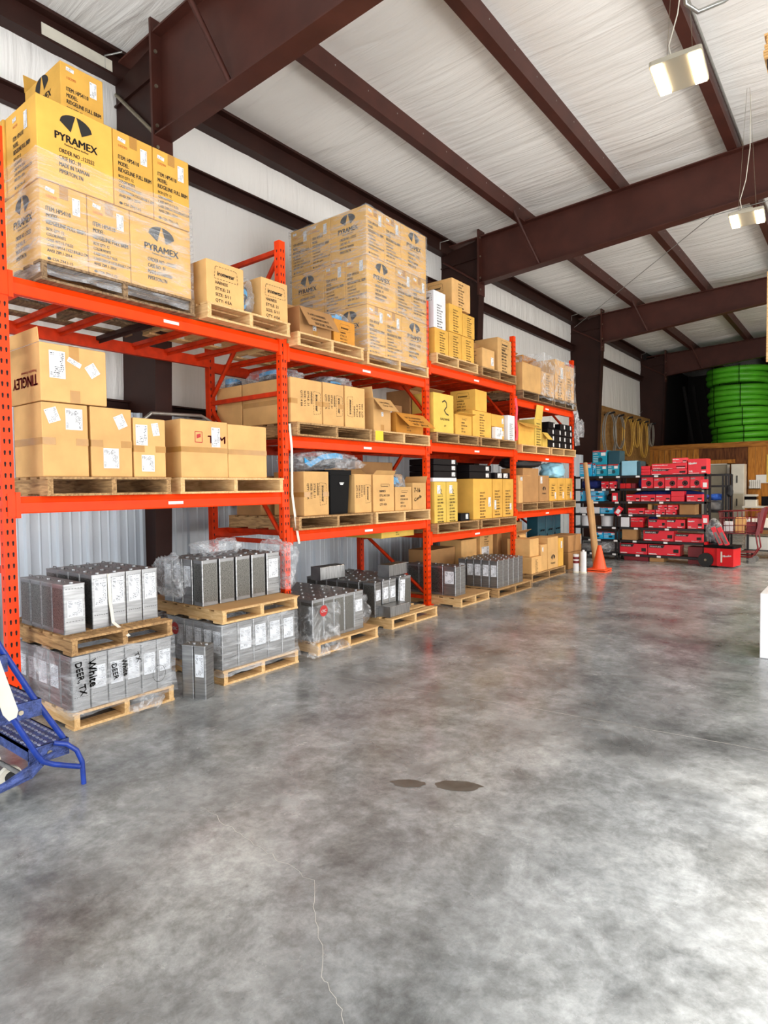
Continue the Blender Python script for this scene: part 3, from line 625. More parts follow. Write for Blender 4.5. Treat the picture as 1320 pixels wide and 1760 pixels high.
def cans(where, group, x, y0, z, w, d, h, ny, nx, kind, gap=.003, keep=lambda i, j: True, jit=.004, **kw):
    for j in range(nx):
        for i in range(ny):
            if not keep(i, j): continue
            k = kind(i, j) if callable(kind) else kind
            can('%s tin can from the near end, %s row, %s' % (ORD[i], 'front' if j == 0 else ORD[j], where), x-j*(d+gap)+random.uniform(-jit, jit)*(j > 0), y0+w/2+i*(w+gap), z, w, d, h, k, random.uniform(-1, 1) if jit else 0, group, **kw)
GP = .115
def wrap_block(label, x0, x1, y0, y1, z0, z1, m='wrap', seed=0, amp=.012, skirt=0, top=True, n=14):
    """film pulled tight round a block, creased, open below"""
    mb = MB(); c = ((x0+x1)/2, (y0+y1)/2); per = []
    for k in range(n): per.append((x1, y0+(y1-y0)*k/n))
    for k in range(n): per.append((x1+(x0-x1)*k/n, y1))
    for k in range(n): per.append((x0, y1+(y0-y1)*k/n))
    for k in range(n): per.append((x0+(x1-x0)*k/n, y0))
    nz = 9; N = len(per); vs = []
    for j in range(nz+1):
        z = z0+(z1-z0)*j/nz
        for (x, y) in per:
            k = (noise.noise(Vector((x*6+seed, y*6, z*16)))+.4)*amp
            if skirt and j < 2: k += skirt*(2-j)*(.6+.6*noise.noise(Vector((x*9, y*9, seed))))
            dx, dy = (x-c[0])/abs(x1-x0)*2, (y-c[1])/abs(y1-y0)*2; l = max(abs(dx), abs(dy), .01)
            vs.append((x+(dx/l if abs(dx) >= abs(dy)-.02 else 0)*k, y+(dy/l if abs(dy) >= abs(dx)-.02 else 0)*k, z+(noise.noise(Vector((x*7, y*7, seed)))*.02 if j in (0, nz) else 0)))
    mb.add(vs, [(j*N+k, j*N+(k+1) % N, (j+1)*N+(k+1) % N, (j+1)*N+k) for j in range(nz) for k in range(N)], 0, True)
    o = mb.build('stretch_wrap', M[m]); return tag(o, label, 'plastic wrap')
def crumple(name, label, cat, loc, size, m='bag', seed=1, sub=4, amp=.25, rz=0, group=None, ridge=True):
    """crumpled film or cloth lump"""
    bm = bmesh.new(); bmesh.ops.create_icosphere(bm, subdivisions=sub, radius=1)
    for v in bm.verts:
        p = v.co.copy(); k = noise.noise(p*1.6+Vector((seed, 0, 0)))*amp*1.2
        q = 1-abs(noise.noise(p*3.7+Vector((0, seed, 0)))*2); k += (q-.6)*amp*.6+(1-abs(noise.noise(p*8+Vector((0, 0, seed)))*2)-.6)*amp*.22
        p = p*(1+k); p = Vector((math.copysign(abs(p.x)**.8, p.x), math.copysign(abs(p.y)**.8, p.y), math.copysign(abs(p.z)**.85, p.z)))
        v.co = Vector((p.x*size[0]/2, p.y*size[1]/2, max(p.z, -.92)*size[2]/2+size[2]*.46))
    me = bpy.data.meshes.new(name); bm.to_mesh(me); bm.free(); me.materials.append(M[m])
    for p in me.polygons: p.use_smooth = True
    o = obj(name, me, None, loc, (0, 0, rz))
    return tag(o, label, cat, group) if label else o
def straps(parent, size, seed, cols=('strap_k', 'strap_b'), n=5):
    """webbing folded up inside a bag"""
    rnd = random.Random(seed)
    for c, mname in enumerate(cols):
        mb = MB()
        for k in range(n):
            pts = []; a0 = rnd.uniform(0, 6); rr = rnd.uniform(.45, .8)
            for t in range(12):
                a = a0+t*.5; pts.append((math.cos(a)*size[0]*.38*rr, math.sin(a*1.0)*size[1]*.40*rr, size[2]*(.2+.55*((k+.5)/n)+.05*math.sin(a*2+k))))
            mb.ribbon(pts, .045, (rnd.uniform(-.3, .3), rnd.uniform(-.3, .3), 1), .004)
        mb.build('black_webbing' if mname == 'strap_k' else 'blue_webbing', M[mname], parent)

def goods_floor():
    # A: beside the first post
    pallet('wooden pallet on the floor under the wrapped cans marked in black handwriting', -4.03, 1.86, 2.60, 0, 1.05, 'pine', GP)
    cans('of block marked in handwriting', 'cans wrapped beside the first post', -4.045, 1.865, GP+.003, .119, .165, .36, 6, 5, lambda i, j: ('label' if i else 'plain') if j == 0 else 'sidelabel', keep=lambda i, j: j == 0 or i == 0, lz=.55)
    w = wrap_block('clear stretch wrap with black handwriting round a block of cans by the first post', -4.9, -4.03, 1.855, 2.612, GP-.03, GP+.375, 'wrap', 3, .006, .01)
    m = MB()
    def hw(t, y, z, h, w_, r): txt(m, t, y-2.2335, z-GP, h, w_, r)
    hw('White', 1.955, .445, .075, .18, -86); hw('DEER, TX', 1.873, .44, .06, .22, -82); hw('White', 2.185, .40, .055, .12, -82); hw('DEER', 2.115, .38, .05, .11, -82); hw('TX', 2.28, .42, .045, .07, -70)
    outline(m, [(.235+.05*math.cos(a*.35), .12+.06*math.sin(a*.35)) for a in range(19)], .003)
    o = m.build('handwriting', M['black'], w); o.matrix_world = Matrix(((0, 0, 1, -4.012), (1, 0, 0, 2.2335), (0, 1, 0, GP), (0, 0, 0, 1)))
    z1 = GP+.372
    pallet('worn wooden pallet stacked on top of the wrapped cans marked in handwriting', -4.03, 1.86, 2.60, z1, 1.05, 'pine2', GP)
    zt = z1+GP+.001
    cans('low cans beside the first post', 'short cans on the upper pallet', -4.17, 1.885, zt, .145, .165, .335, 1, 4, lambda i, j: 'label' if j == 0 else 'print', lh=.34, lz=.5)
    cans('on upper pallet beside short cans', 'tall cans on the upper pallet', -4.19, 2.085, zt, .122, .17, .375, 4, 4, 'label', keep=lambda i, j: True, lh=.5, lz=.66)
    s = MB(); s.ribbon([(-4.184, 2.205, zt+.37), (-4.18, 2.207, zt+.18), (-4.16, 2.215, zt+.03), (-4.06, 2.235, zt-.02), (-4.02, 2.25, zt-.055)], .022, (0, 1, .1)); tag(s.build('packing_strap', M['webbing']), 'loose white strap hanging between tall cans on the upper pallet', 'strap')
    crumple('film_scrap', 'torn tail of clear film at the near corner of the handwriting block', 'plastic wrap', (-4.38, 1.84, .30), (.28, .05, .22), 'wrap2', 5, 3)
    crumple('film_scrap', 'tail of clear film trailing onto the floor from the handwriting block', 'plastic wrap', (-4.0, 2.36, 0), (.08, .26, .12), 'wrap2', 8, 3)
    # two loose cans on the floor
    for k, nm in ((0, 'tin can standing loose on the floor with label facing the ladder'), (1, 'tin can on the floor tucked behind the loose labelled can')):
        a = R(21); can(nm, -3.865-.104*k*math.cos(a), 2.795-.104*k*math.sin(a), 0, .115, .10, .40, 'sidelabel', 21, None, k == 0)
    # B: second stack
    pallet('wooden pallet on the floor under wrapped cans behind the two loose cans', -4.0, 3.02, 3.84, 0, 1.1, 'pine', GP)
    cans('of block behind loose cans', 'cans wrapped behind the loose cans', -4.02, 3.025, GP+.003, .156, .122, .36, 5, 6, lambda i, j: 'label' if j == 0 and i else 'sidelabel', keep=lambda i, j: j == 0 or i == 0, lz=.6, lh=.48)
    w = wrap_block('clear stretch wrap round the block of cans behind the loose cans', -4.9, -4.005, 3.012, 3.835, GP-.04, GP+.375, 'wrap', 9, .007, .012)
    dot_tag(w, (-4.62, 3.0), GP+.27, 's')
    pallet('new pallet with hardboard sheet stacked on the block behind the loose cans', -4.0, 3.02, 3.84, z1, 1.1, 'pine', GP-.006, 'ply')
    cans('under torn wrap on hardboard pallet', 'cans under torn clear wrap', -4.25, 3.02, zt+.002, .152, .122, .375, 5, 4, lambda i, j: ('sidelabel' if i == 0 and j else 'print', 'print', 'print', 'print', 'label')[i], gap=.019, lh=.45)
    crumple('film_scrap', 'crumpled clear film sagging off the near corner of the hardboard pallet', 'plastic wrap', (-4.62, 2.96, zt+.05), (.42, .14, .36), 'wrap2', 11, 5, .35)
    crumple('film_scrap', 'bunched clear film over the far end of the hardboard pallet', 'plastic wrap', (-4.42, 3.98, zt+.02), (.5, .20, .46), 'wrap2', 21, 5, .35)
    crumple('film_scrap', 'loose clear film piled on top of the cans on the hardboard pallet', 'plastic wrap', (-4.62, 3.45, zt+.36), (.3, .4, .15), 'wrap2', 31, 5, .4)
    # C: round red sticker
    pallet('new pallet with hardboard sheet under the cans with the round red sticker', -4.0, 4.08, 4.98, 0, 1.1, 'pine', GP, 'ply')
    zc = GP+.008
    cans('of stack with red sticker', 'cans behind the round red sticker', -4.07, 4.09, zc, .146, .16, .39, 5, 6, lambda i, j: 'print' if i < 4 else 'label', gap=.002, lh=.3)
    w = wrap_block('torn cloudy wrap with round red sticker over the near end of cans', -4.9, -4.03, 4.05, 4.40, .01, .47, 'wrap2', 15, .035, .05)
    dot_tag(w, (-4.0, 4.17), .41, 'f')
    crumple('film_scrap', 'cloudy film bulging from the far end of the red sticker pallet', 'plastic wrap', (-4.32, 4.98, GP), (.34, .22, .34), 'wrap2', 41, 4, .3)
    # D: cans lying on top
    pallet('wooden pallet on the floor under cans with one can lying in front', -4.09, 5.33, 6.24, 0, 1.15, 'pine', GP)
    zd = GP+.001
    can('tin can standing at the near front corner behind the lying can', -4.30, 5.36, zd, .135, .16, .385, 'label', 8, None, True, lh=.3)
    cans('of stack with lying cans', 'cans on the pallet with lying cans', -4.32, 5.46, zd, .128, .16, .385, 2, 1, 'label', lh=.34)
    can('tin can leaning over with a tall label between upright cans', -4.30, 5.80, zd+.004, .14, .16, .385, 'label', 0, None, True, (R(-4), 0, R(3)), lh=.8, lz=.52)
    can('dark printed can at the far end of the pallet with lying cans', -4.34, 5.97, zd, .14, .16, .385, 'print')
    for j in range(1, 6): 
        for i in range(6): can('%s tin can in the %s row behind the leaning can' % (ORD[i], ORD[j]), -4.34-j*.165, 5.33+i*.135, zd, .13, .16, .385, 'print' if i % 2 else 'label', random.uniform(-1, 1), 'cans on the pallet with lying cans', False)
    q = (R(-90), 0, 0)
    can('tin can lying on its side on the front of the pallet', -4.14, 5.37, zd+.061, .12, .16, .385, 'label', 0, None, False, (R(-90), 0, R(2)))
    can('tin can lying on top of the stack nearest the second rack post', -4.86, 5.02, zc+.39+.075, .15, .16, .385, 'label', 0, None, False, (R(-90), 0, R(-4))); 
    can('tin can lying on top at the far side of its stack', -4.42, 5.72, zd+.387+.07, .14, .16, .385, 'label', 0, None, False, (R(-90), 0, R(4)))
    # E and F: past the third post
    pallet('pallet with hardboard sheet just past the third rack post', -4.12, 6.83, 7.60, 0, 1.15, 'pine', GP, 'ply')
    cans('just past the third rack post', 'cans past the third rack post', -4.24, 6.90, zc, .125, .19, .385, 2, 5, lambda i, j: 'sidelabel' if j == 0 else 'print', keep=lambda i, j: j < 4 or i == 0)
    pallet('worn pallet with hardboard sheet holding the farthest cans', -4.05, 7.72, 8.80, 0, 1.15, 'pine2', GP, 'ply')
    cans('on the farthest can pallet', 'cans on the farthest pallet', -4.09, 7.78, zc, .158, .125, .385, 5, 5, 'sidelabel', keep=lambda i, j: True)
def dot_tag(w, at, z, face):
    mb = MB(); n = 24; r = .052
    P = [(r*math.cos(2*math.pi*k/n), r*math.sin(2*math.pi*k/n), 0) for k in range(n)]; mb.add(P, [tuple(range(n))], 0)
    m2 = MB(); txt(m2, 'OIC', -.032, -.014, .04, .066)
    o = mb.build('round_sticker', M['red_ink'], w); t = m2.build('printing', M['white'], o); t.location = (0, 0, .001)
    Rm = (FRONT if face == 'f' else SIDE).to_4x4(); Rm.translation = (at[0], at[1], z); o.matrix_world = Rm
goods_floor()

# ------------------------------------------------------------------ boxes on the top level
LOGO, ITEM = ('logo', 'f', 0, 0), ('item', 'f', 0, 0)
def emb(label, x, y0, y1, z0, z1, d, front, side=None, lab=True):
    """gold case with fan emblem on its long sides and a text list on its short sides"""
    w = y1-y0; pr = []; L = []
    pr.append((front, 'f', 0, .01))
    if front == 'item' and lab: L += [('f', .085, .44, .055, .12), ('f', -.095, .50, .06, .028, -8, 'label_s')]
    if side:
        pr.append((side, 's', 0, .01))
        if side == 'item': L += [('s', .085, .44, .055, .12), ('s', -.095, .50, .06, .028, 4, 'label_s')]
    L.append(('f', 0, z1-z0-.05, .06, .09, 0, 'tape')) if front == 'item' else None
    return carton(label, x, y0, y1, z0, z1, d, 'c_gold', 'box', 'gold cases with a black fan emblem', prints=pr, labels=L)
def goods_top():
    b = 3.005+PH; X = -4.50
    pallet('dark worn pallet under the tall wrapped cases on the first bay top', X+.03, 1.94, 3.17, 3.005, 1.1, 'pine3')
    emb('wrapped gold case at the near bottom corner of the first bay top stack', X, 1.96, 2.29, b, b+.56, .55, 'item', 'logo')
    emb('wrapped gold case second along the bottom of the first bay top stack', X, 2.29, 2.62, b, b+.56, .55, 'item')
    emb('wrapped gold case with fan emblem at the far bottom of first bay top stack', X, 2.62, 3.16, b, b+.56, .33, 'logo')
    emb('gold case with large fan emblem in front on the first bay top stack', X, 1.955, 2.50, b+.565, b+1.13, .50, 'logo', 'item')
    emb('gold case in the upper row beside the large emblem case', X, 2.50, 2.83, b+.565, b+1.13, .55, 'item')
    emb('gold case at the far upper corner of the first bay top stack', X, 2.83, 3.16, b+.565, b+1.13, .55, 'item')
    emb('gold case hidden behind the large emblem case, edge showing at the post', X-.505, 1.94, 2.49, b+.565, b+1.13, .33, 'logo', 'item')
    emb('gold case behind the lower near corner case', X-.555, 1.96, 2.51, b, b+.56, .33, 'logo', 'item'); emb('gold case behind the second lower case of first bay', X-.555, 2.52, 3.07, b, b+.56, .33, 'logo')
    c = carton('single gold case with raised flap on top of the first bay stack', -4.90, 2.315, 2.655, b+1.135, b+1.70, .62, 'c_gold', 'box', None, prints=[('item', 'f', 0, .01), ('logo', 's', 0, .06)], labels=[('f', .085, .45, .055, .12), ('f', -.095, .52, .06, .028, -5, 'label_s')], flaps=[('b', .17, 75)])
    wrap_block('clear stretch wrap round the lower half of the first bay top cases', -5.4, -4.494, 1.945, 3.172, 3.05, b+.76, 'wrap', 2, .008)
    # first bay, right: two harness cartons on a new pallet
    pallet('new pale pallet on the first bay top under two harness cartons', -4.40, 3.24, 4.19, 3.005, 1.0, 'pine')
    carton('harness carton with dashed emblem next to the wrapped emblem cases', -4.43, 3.26, 3.66, b, b+.37, .36, 'c_tan', prints=[('iron', 'f', .0, .01)])
    carton('harness carton with dashed emblem in front of the second rack post', -4.43, 3.86, 4.19, b, b+.37, .36, 'c_tan', prints=[('iron', 'f', .0, .0)])
    o = crumple('bagged_harness', 'bagged black and blue harness between the two harness cartons', 'harness', (-4.62, 3.76, b), (.34, .17, .36), 'bag', 3, 4); straps(o, (.34, .17, .36), 4)
    # second bay
    b = 2.956+PH
    pallet('new pallet on the second bay top under the open flap carton', -4.41, 4.29, 5.30, 2.956, 1.05, 'pine')
    o = carton('open carton with handwritten flap hanging down on the second bay top', -4.45, 4.36, 4.82, b, b+.27, .4, 'c_brown', openbox=True, flaps=[('f', .24, -58, ('7 x 8.5 HARNESS', 'COMFORT', 'SIZE XL')), ('b', .15, 80)], labels=[('f', -.02, .10, .05, .09, 0, 'label_s'), ('f', -.01, .03, .06, .07, 0, 'tape')])
    carton('small orange carton beside the open flap carton on the second bay top', -4.45, 4.86, 5.20, b, b+.25, .3, 'c_orange', prints=[('iron', 'f', .0, -.02, 0, .75)])
    o = crumple('bagged_harness', 'clear bag lying on the small orange carton on the second bay top', 'harness', (-4.6, 5.02, b+.24), (.3, .3, .1), 'bag', 6, 4); straps(o, (.3, .3, .1), 7, n=3)
    pallet('new pallet under the three layer emblem stack on the second bay top', -4.49, 5.45, 6.70, 2.956, 1.2, 'pine')
    X = -4.52; H = .553; N3 = ('bottom', 'middle', 'top')
    for k in range(3):
        z0 = b+k*(H+.003); z1 = z0+H; nm = N3[k]
        if k != 1:
            emb('gold case at the near corner of the %s layer of the second bay stack' % nm, X, 5.50, 5.83, z0, z1, .55, 'item', 'logo')
            emb('gold case second along the %s layer of the second bay stack' % nm, X, 5.83, 6.16, z0, z1, .55, 'item')
            emb('gold case with fan emblem at far end of the %s layer, second bay stack' % nm, X, 6.16, 6.70, z0, z1, .33, 'logo')
            emb('gold case second from front on the %s layer, near side, second bay' % nm, X-.555, 5.50, 6.05, z0, z1, .33, 'logo', 'item')
            emb('gold case rearmost on the %s layer, near side, second bay' % nm, X-.89, 5.50, 6.05, z0, z1, .33, 'logo', 'item')
        else:
            emb('gold case with fan emblem in front, near end of the middle layer', X, 5.50, 6.05, z0, z1, .33, 'logo', 'item')
            emb('gold case in the centre of the middle layer of the second bay stack', X, 6.05, 6.38, z0, z1, .55, 'item')
            emb('gold case at the far end of the middle layer of the second bay stack', X, 6.38, 6.70, z0, z1, .55, 'item')
            emb('gold case second from front on the middle layer near side', X-.335, 5.50, 6.05, z0, z1, .33, 'logo', 'item')
            emb('gold case rearmost on the middle layer, near side, emblem facing the entrance', X-.67, 5.50, 5.83, z0, z1, .55, 'item', 'logo')
    wrap_block('shiny stretch wrap round the three layer emblem stack on the second bay', -5.75, X+.007, 5.488, 6.706, b-.06, b+1.66, 'wrap', 4, .008)
    # third bay
    b = 3.171+PH; X = -4.50
    pallet('pallet under brown and white cartons on the third bay top', X+.04, 6.83, 7.93, 3.171, 1.0, 'pine')
    g = 'brown text cartons on the third bay top'
    carton('brown carton under the white carton on the third bay top', X, 6.86, 7.19, b, b+.34, .36, 'c_gold', 'box', g, prints=[('list', 'f', .02, .03, 0, .8)])
    carton('brown carton in the middle of the bottom row, third bay top', X, 7.20, 7.53, b, b+.35, .36, 'c_gold', 'box', g, prints=[('list', 'f', .02, .03, 0, .8)])
    carton('brown carton at the far end of the bottom row, third bay top', X, 7.54, 7.88, b, b+.35, .36, 'c_gold', 'box', g, prints=[('list', 'f', .02, .03, 0, .8)])
    carton('white carton standing on a brown carton beside the third rack post', X-.02, 6.87, 7.16, b+.345, b+.83, .3, 'c_white', prints=[('list', 'f', 0, .12, 0, .7), ('iron', 's', 0, .16, 0, .9)])
    carton('brown carton beside the white carton in the second row, third bay top', X, 7.22, 7.56, b+.355, b+.73, .36, 'c_gold', 'box', g, prints=[('list', 'f', .03, .05, 0, .7)])
    carton('brown carton at the far end of the second row, third bay top', X, 7.57, 7.9, b+.355, b+.67, .36, 'c_gold', 'box', g, prints=[('list', 'f', .02, .02, 0, .7)])
    carton('largest brown carton on the peak of the third bay top pile', X-.08, 7.42, 7.92, b+.74, b+1.14, .55, 'c_tan', prints=[('iron', 's', 0, .03), ('list', 'f', .05, .03, 0, .8)])
    pallet('pallet at the far end of the third bay top under open cartons', X+.04, 8.03, 9.16, 3.171, 1.0, 'pine2')
    carton('low carton with white label at the near end of its pallet, third bay top', X, 8.12, 8.50, b, b+.29, .3, 'c_tan', prints=[('list', 's', 0, .0, 0, .6)], labels=[('f', .11, .12, .08, .12)])
    carton('tall open carton behind the low labelled carton, third bay top', X-.32, 8.20, 8.75, b, b+.46, .4, 'c_brown', openbox=True, flaps=[('r', .12, 75)])
    carton('tall carton with black handwriting at far end of the third bay top', X, 8.60, 9.06, b, b+.53, .4, 'c_tan', prints=[('iron', 'f', .0, .18), ('list', 'f', .03, -.05, 0, .9)])
    # fourth bay
    b = 2.986+PH
    pallet('dark pallet under the wrapped cartons on the near end of fourth bay top', X+.04, 9.38, 10.62, 2.986, 1.1, 'pine3'); pallet('dark pallet at the far end of the fourth bay top', X+.04, 10.66, 11.73, 2.986, 1.1, 'pine3')
    carton('tan carton at the near corner of the fourth bay top', X, 9.45, 10.18, b, b+.47, .55, 'c_tan', prints=[('list', 's', 0, .06)])
    carton('tan carton under film in the middle of the fourth bay top', X, 10.2, 10.75, b, b+.42, .5, 'c_tan', prints=[('list', 'f', 0, .03)])
    carton('tan carton under film at the far end of the fourth bay top', X, 10.8, 11.24, b, b+.72, .5, 'c_tan', prints=[('list', 'f', 0, .1)], labels=[('f', .08, .5, .12, .2)])
    carton('tan carton under film in the last place of the fourth bay top', X, 11.25, 11.7, b, b+.68, .5, 'c_tan', prints=[('list', 'f', 0, .1)])
    carton('orange carton with blue tags set behind the filmed cartons, fourth bay', X-.52, 10.55, 11.15, b+.43, b+.83, .45, 'c_orange', labels=[('f', .1, .22, .1, .16, 0, 'bluetag'), ('f', -.2, .08, .1, .12, 0, 'bluetag')])
    carton('brown carton under the orange carton at the back, fourth bay', X-.52, 10.3, 11.2, b, b+.425, .5, 'c_brown')
    carton('open brown carton with raised flap at the back of fourth bay top', X-.57, 9.35, 10.2, b, b+.72, .55, 'c_brown', openbox=True, flaps=[('f', .15, 25), ('r', .2, 80)])
    wrap_block('silvery stretch wrap round the far cartons on the fourth bay top', -5.05, X+.012, 10.19, 11.72, b-.06, b+.73, 'wrap2', 6, .02, .02)
    mb = MB(); mb.ribbon([(-4.5, 11.7, b-.02), (-4.46, 11.76, b-.3), (-4.47, 11.74, b-.55), (-4.46, 11.78, b-.8)], .16, (.2, 1, .1)); o = tag(mb.build('film_tail', M['wrap2']), 'tail of clear film hanging from the far end of the top beam', 'plastic wrap')
    crumple('film_scrap', 'knot of clear film hanging beside the last rack post', 'plastic wrap', (-4.42, 11.82, 2.48), (.12, .26, .36), 'wrap2', 51, 4, .4)
goods_top()

# ------------------------------------------------------------------ boxes on the middle and lower levels
def goods_mid():
    X = -4.50; b = 1.522+PH
    pallet('worn pallet on the first bay beam under five taped cartons', X+.04, 1.93, 2.90, 1.522, 1.05, 'pine2'); pallet('pallet with blue-grey top on the first bay beam under two large cartons', X+.04, 2.98, 4.12, 1.522, 1.05, 'pine')
    carton('taped carton with two stickers at the near end of the first bay', X, 1.925, 2.25, b, b+.52, .46, 'c_tan', tape='h', labels=[('f', -.09, .43, .085, .10, 20), ('f', .06, .41, .15, .12, 90)])
    o = carton('large carton with red upside-down name on the side, on top of first bay cartons', X, 1.925, 2.40, b+.525, b+.93, .50, 'c_tan', tape='v', labels=[('f', -.12, .26, .11, .19), ('f', .0, .29, .10, .035, -25, 'label_s'), ('f', .13, .25, .08, .09, 35)], flaps=[('l', .1, 88)])
    m = MB(); txt(m, 'TINGLEY', .21, .265, .11, .40, 180); txt(m, 'Protective Footwear', .2, .30, .03, .25, 180); put(m.mesh('printing', M['red_ink']), o, 's', 0, -.08, .5, .475)
    carton('taped carton second from the near end of the first bay', X, 2.265, 2.59, b, b+.52, .46, 'c_tan', tape='h', labels=[('f', .07, .42, .08, .10, 25), ('f', -.01, .14, .15, .12, 90)])
    carton('narrow taped carton third from the near end of the first bay', X, 2.60, 2.88, b, b+.465, .46, 'c_tan', tape='h', labels=[('f', -.07, .33, .10, .16), ('f', .05, .38, .06, .10, 10), ('f', -.02, .11, .13, .11, 90)])
    o = carton('large carton with red square emblem on the blue-grey topped pallet', X, 3.02, 3.50, b, b+.49, .34, 'c_tan', tape='band', labels=[('f', .11, .35, .09, .17)])
    m = MB(); outline(m, [(-.1, .30), (-.1, .39), (-.03, .39), (-.03, .30), (-.1, .30)], .006); m.quad((-.085, .33, 0), (-.045, .345, 0), (-.045, .375, 0), (-.085, .365, 0)); txt(m, 'T', .03, .30, .09, .06); txt(m, 'M', .14, .30, .09, .07); put(m.mesh('printing', M['red_ink']), o, 'f', 0, 0, .34, .476)
    carton('plain large carton at the far end of the blue-grey topped pallet', X, 3.50, 3.95, b, b+.48, .42, 'c_tan', tape='band')
    mb = MB(); mb.tube([(-5.3, 3.25, b+.62), (-5.3, 3.8, b+.64), (-5.32, 3.92, b+.60), (-5.32, 4.02, b+.50)], .016, 10); mb.tube([(-5.3, 3.25, b+.62), (-5.3, 3.1, b+.5), (-5.3, 3.08, b)], .016, 10); mb.tube([(-5.32, 4.02, b+.50), (-5.32, 4.05, b)], .016, 10); tag(mb.build('metal_rail', M['galv']), 'bent grey metal tube standing behind the first bay cartons', 'tube')
    carton('white carton standing behind the bent metal tube on the first bay', -5.38, 3.1, 3.95, b, b+.50, .14, 'c_white')
    # second bay, middle level
    b = 2.082+PH; X = -4.53
    pallet('pallet under the four sideways printed cartons of the second bay', X+.06, 4.32, 5.50, 2.082, 1.1, 'pine2'); pallet('pallet with yellow tag under the open cartons of the second bay', X+.06, 5.55, 6.69, 2.082, 1.1, 'pine')
    g = 'harness cartons on the second bay middle level'
    carton('deep carton with sideways print at the near end of the second bay middle level', X, 4.30, 4.75, b, b+.45, .74, 'c_tan', 'box', g, tape='h', prints=[('iron', 'f', .07, .22, -90, .95)])
    carton('long plain carton behind the deep one at the rear of second bay', X-.76, 4.30, 4.75, b, b+.45, .42, 'c_tan')
    carton('harness carton with sideways print second on the middle level', X, 4.76, 5.09, b, b+.455, .5, 'c_tan', 'box', g, tape='h', prints=[('iron', 'f', .05, .22, -90, .9)])
    carton('harness carton with upturned print third on the middle level', X, 5.11, 5.45, b, b+.46, .5, 'c_tan', 'box', g, prints=[('iron', 'f', -.08, .22, 90, .9)])
    o = carton('open tall carton with handwritten flap hanging out, second bay middle level', X, 5.60, 5.93, b, b+.38, .4, 'c_tan', openbox=True, flaps=[('f', .2, -48, ('THIN COVERALL', 'Qty 12')), ('b', .14, 85), ('l', .13, 85)], labels=[('f', 0, .04, .06, .07, 0, 'tape'), ('f', .0, .2, .04, .05, 0, 'label_s')])
    carton('open carton with drooping handwritten flap by the third post', X+.01, 6.02, 6.60, b, b+.25, .36, 'c_orange', openbox=True, flaps=[('f', .26, -42, ('W 27 HARNESS', 'COMFORT', '25 pcs'))], prints=[('pack', 'f', .1, -.05, 0, .6)])
    carton('brown carton with red and white label behind the drooping flap', X-.38, 6.05, 6.68, b, b+.42, .4, 'c_brown', labels=[('f', .02, .33, .12, .13), ('f', .02, .385, .12, .03, 0, 'red_ink')])
    mb = MB(); mb.box(-4.472, -4.466, 5.56, 5.70, 2.10, 2.21); tag(mb.build('yellow_tag', M['yellow']), 'plain yellow tag on the end of the second bay pallet', 'tag')
    for i, (x, y, s) in enumerate(((-5.6, 4.45, (.3, .35, .12)), (-5.05, 4.55, (.7, .4, .16)), (-4.85, 5.2, (.5, .5, .14)))):
        o = crumple('bagged_harness', ('bagged harness at the rear on top of the long plain carton', 'bagged harness on top of the deep near carton', 'bagged harness on top of the third harness carton')[i], 'harness', (x, y, b+.45), s, 'bag', 12+i, 4); straps(o, s, 20+i, n=4)
    # second bay, lower level
    b = 1.136+PH
    pallet('pallet on the low beam under the black bin', X+.06, 4.32, 5.50, 1.136, 1.1, 'pine2'); pallet('pallet on the low beam under the small open cartons', X+.06, 5.55, 6.68, 1.136, 1.1, 'pine')
    g = 'harness cartons on the second bay low level'
    carton('harness carton with sideways print beside the black bin', X, 4.46, 4.83, b, b+.46, .45, 'c_tan', 'box', g, tape='h', prints=[('iron', 'f', .06, .22, -90, .95)])
    carton('brown carton standing at the rear behind the black bin', X-.55, 4.36, 5.1, b, b+.42, .4, 'c_brown')
    bin_ = thing('plastic_bin', 'tall black plastic bin between two harness cartons', 'bin', (X-.02, 5.04, b))
    mb = MB(); p = [(-.36, -.17), (-.33, -.19), (-.04, -.19), (0, -.16), (0, .16), (-.04, .19), (-.33, .19), (-.36, .17)]; n = len(p)
    for k, (s0, s1, z0, z1) in enumerate(((.86, .97, 0, .43), (1.05, 1.05, .43, .48))):
        vs = [((x+.18)*s0-.18, y*s0, z0) for x, y in p]+[((x+.18)*s1-.18, y*s1, z1) for x, y in p]; mb.add(vs, [tuple(range(n))[::-1], tuple(range(n, 2*n))]+[(i, (i+1) % n, n+(i+1) % n, n+i) for i in range(n)])
    mb.build('body', M['blackp'], bin_); mb = MB(); mb.box(.001, .004, -.02, .05, .335, .345); mb.box(.001, .004, -.01, .035, .318, .332); mb.build('label', M['white'], bin_)
    o = crumple('bagged_harness', 'large clear bag with blue webbing lying on the black bin', 'harness', (-4.72, 4.97, b+.475), (.5, 1.02, .22), 'bag', 9, 5, .3); mb = MB(); mb.ribbon([(.12, -.42, .10), (.14, -.36, .06), (.16, -.2, .14), (.17, 0, .16), (.16, .12, .15)], .06, (-.3, .2, 1), .006); mb.build('blue_webbing', M['strap_b'], o); straps(o, (.4, .8, .2), 31, ('strap_k',), 3)
    carton('narrow harness carton on the far side of the black bin', X, 5.25, 5.55, b, b+.44, .42, 'c_tan', 'box', g, prints=[('iron', 'f', .05, .2, -90, .85)], flaps=[('b', .1, 60)])
    carton('carton with horizontal print in the middle of the low level', X, 5.58, 5.98, b, b+.44, .42, 'c_tan', 'box', g, prints=[('pack', 'f', .02, .02, 0, .95)], flaps=[('f', .06, 50), ('b', .12, 40)])
    carton('small open carton with printed lines on the low level', X, 6.0, 6.34, b, b+.29, .36, 'c_tan', openbox=True, prints=[('pack', 'f', .02, -.0, 0, .8)])
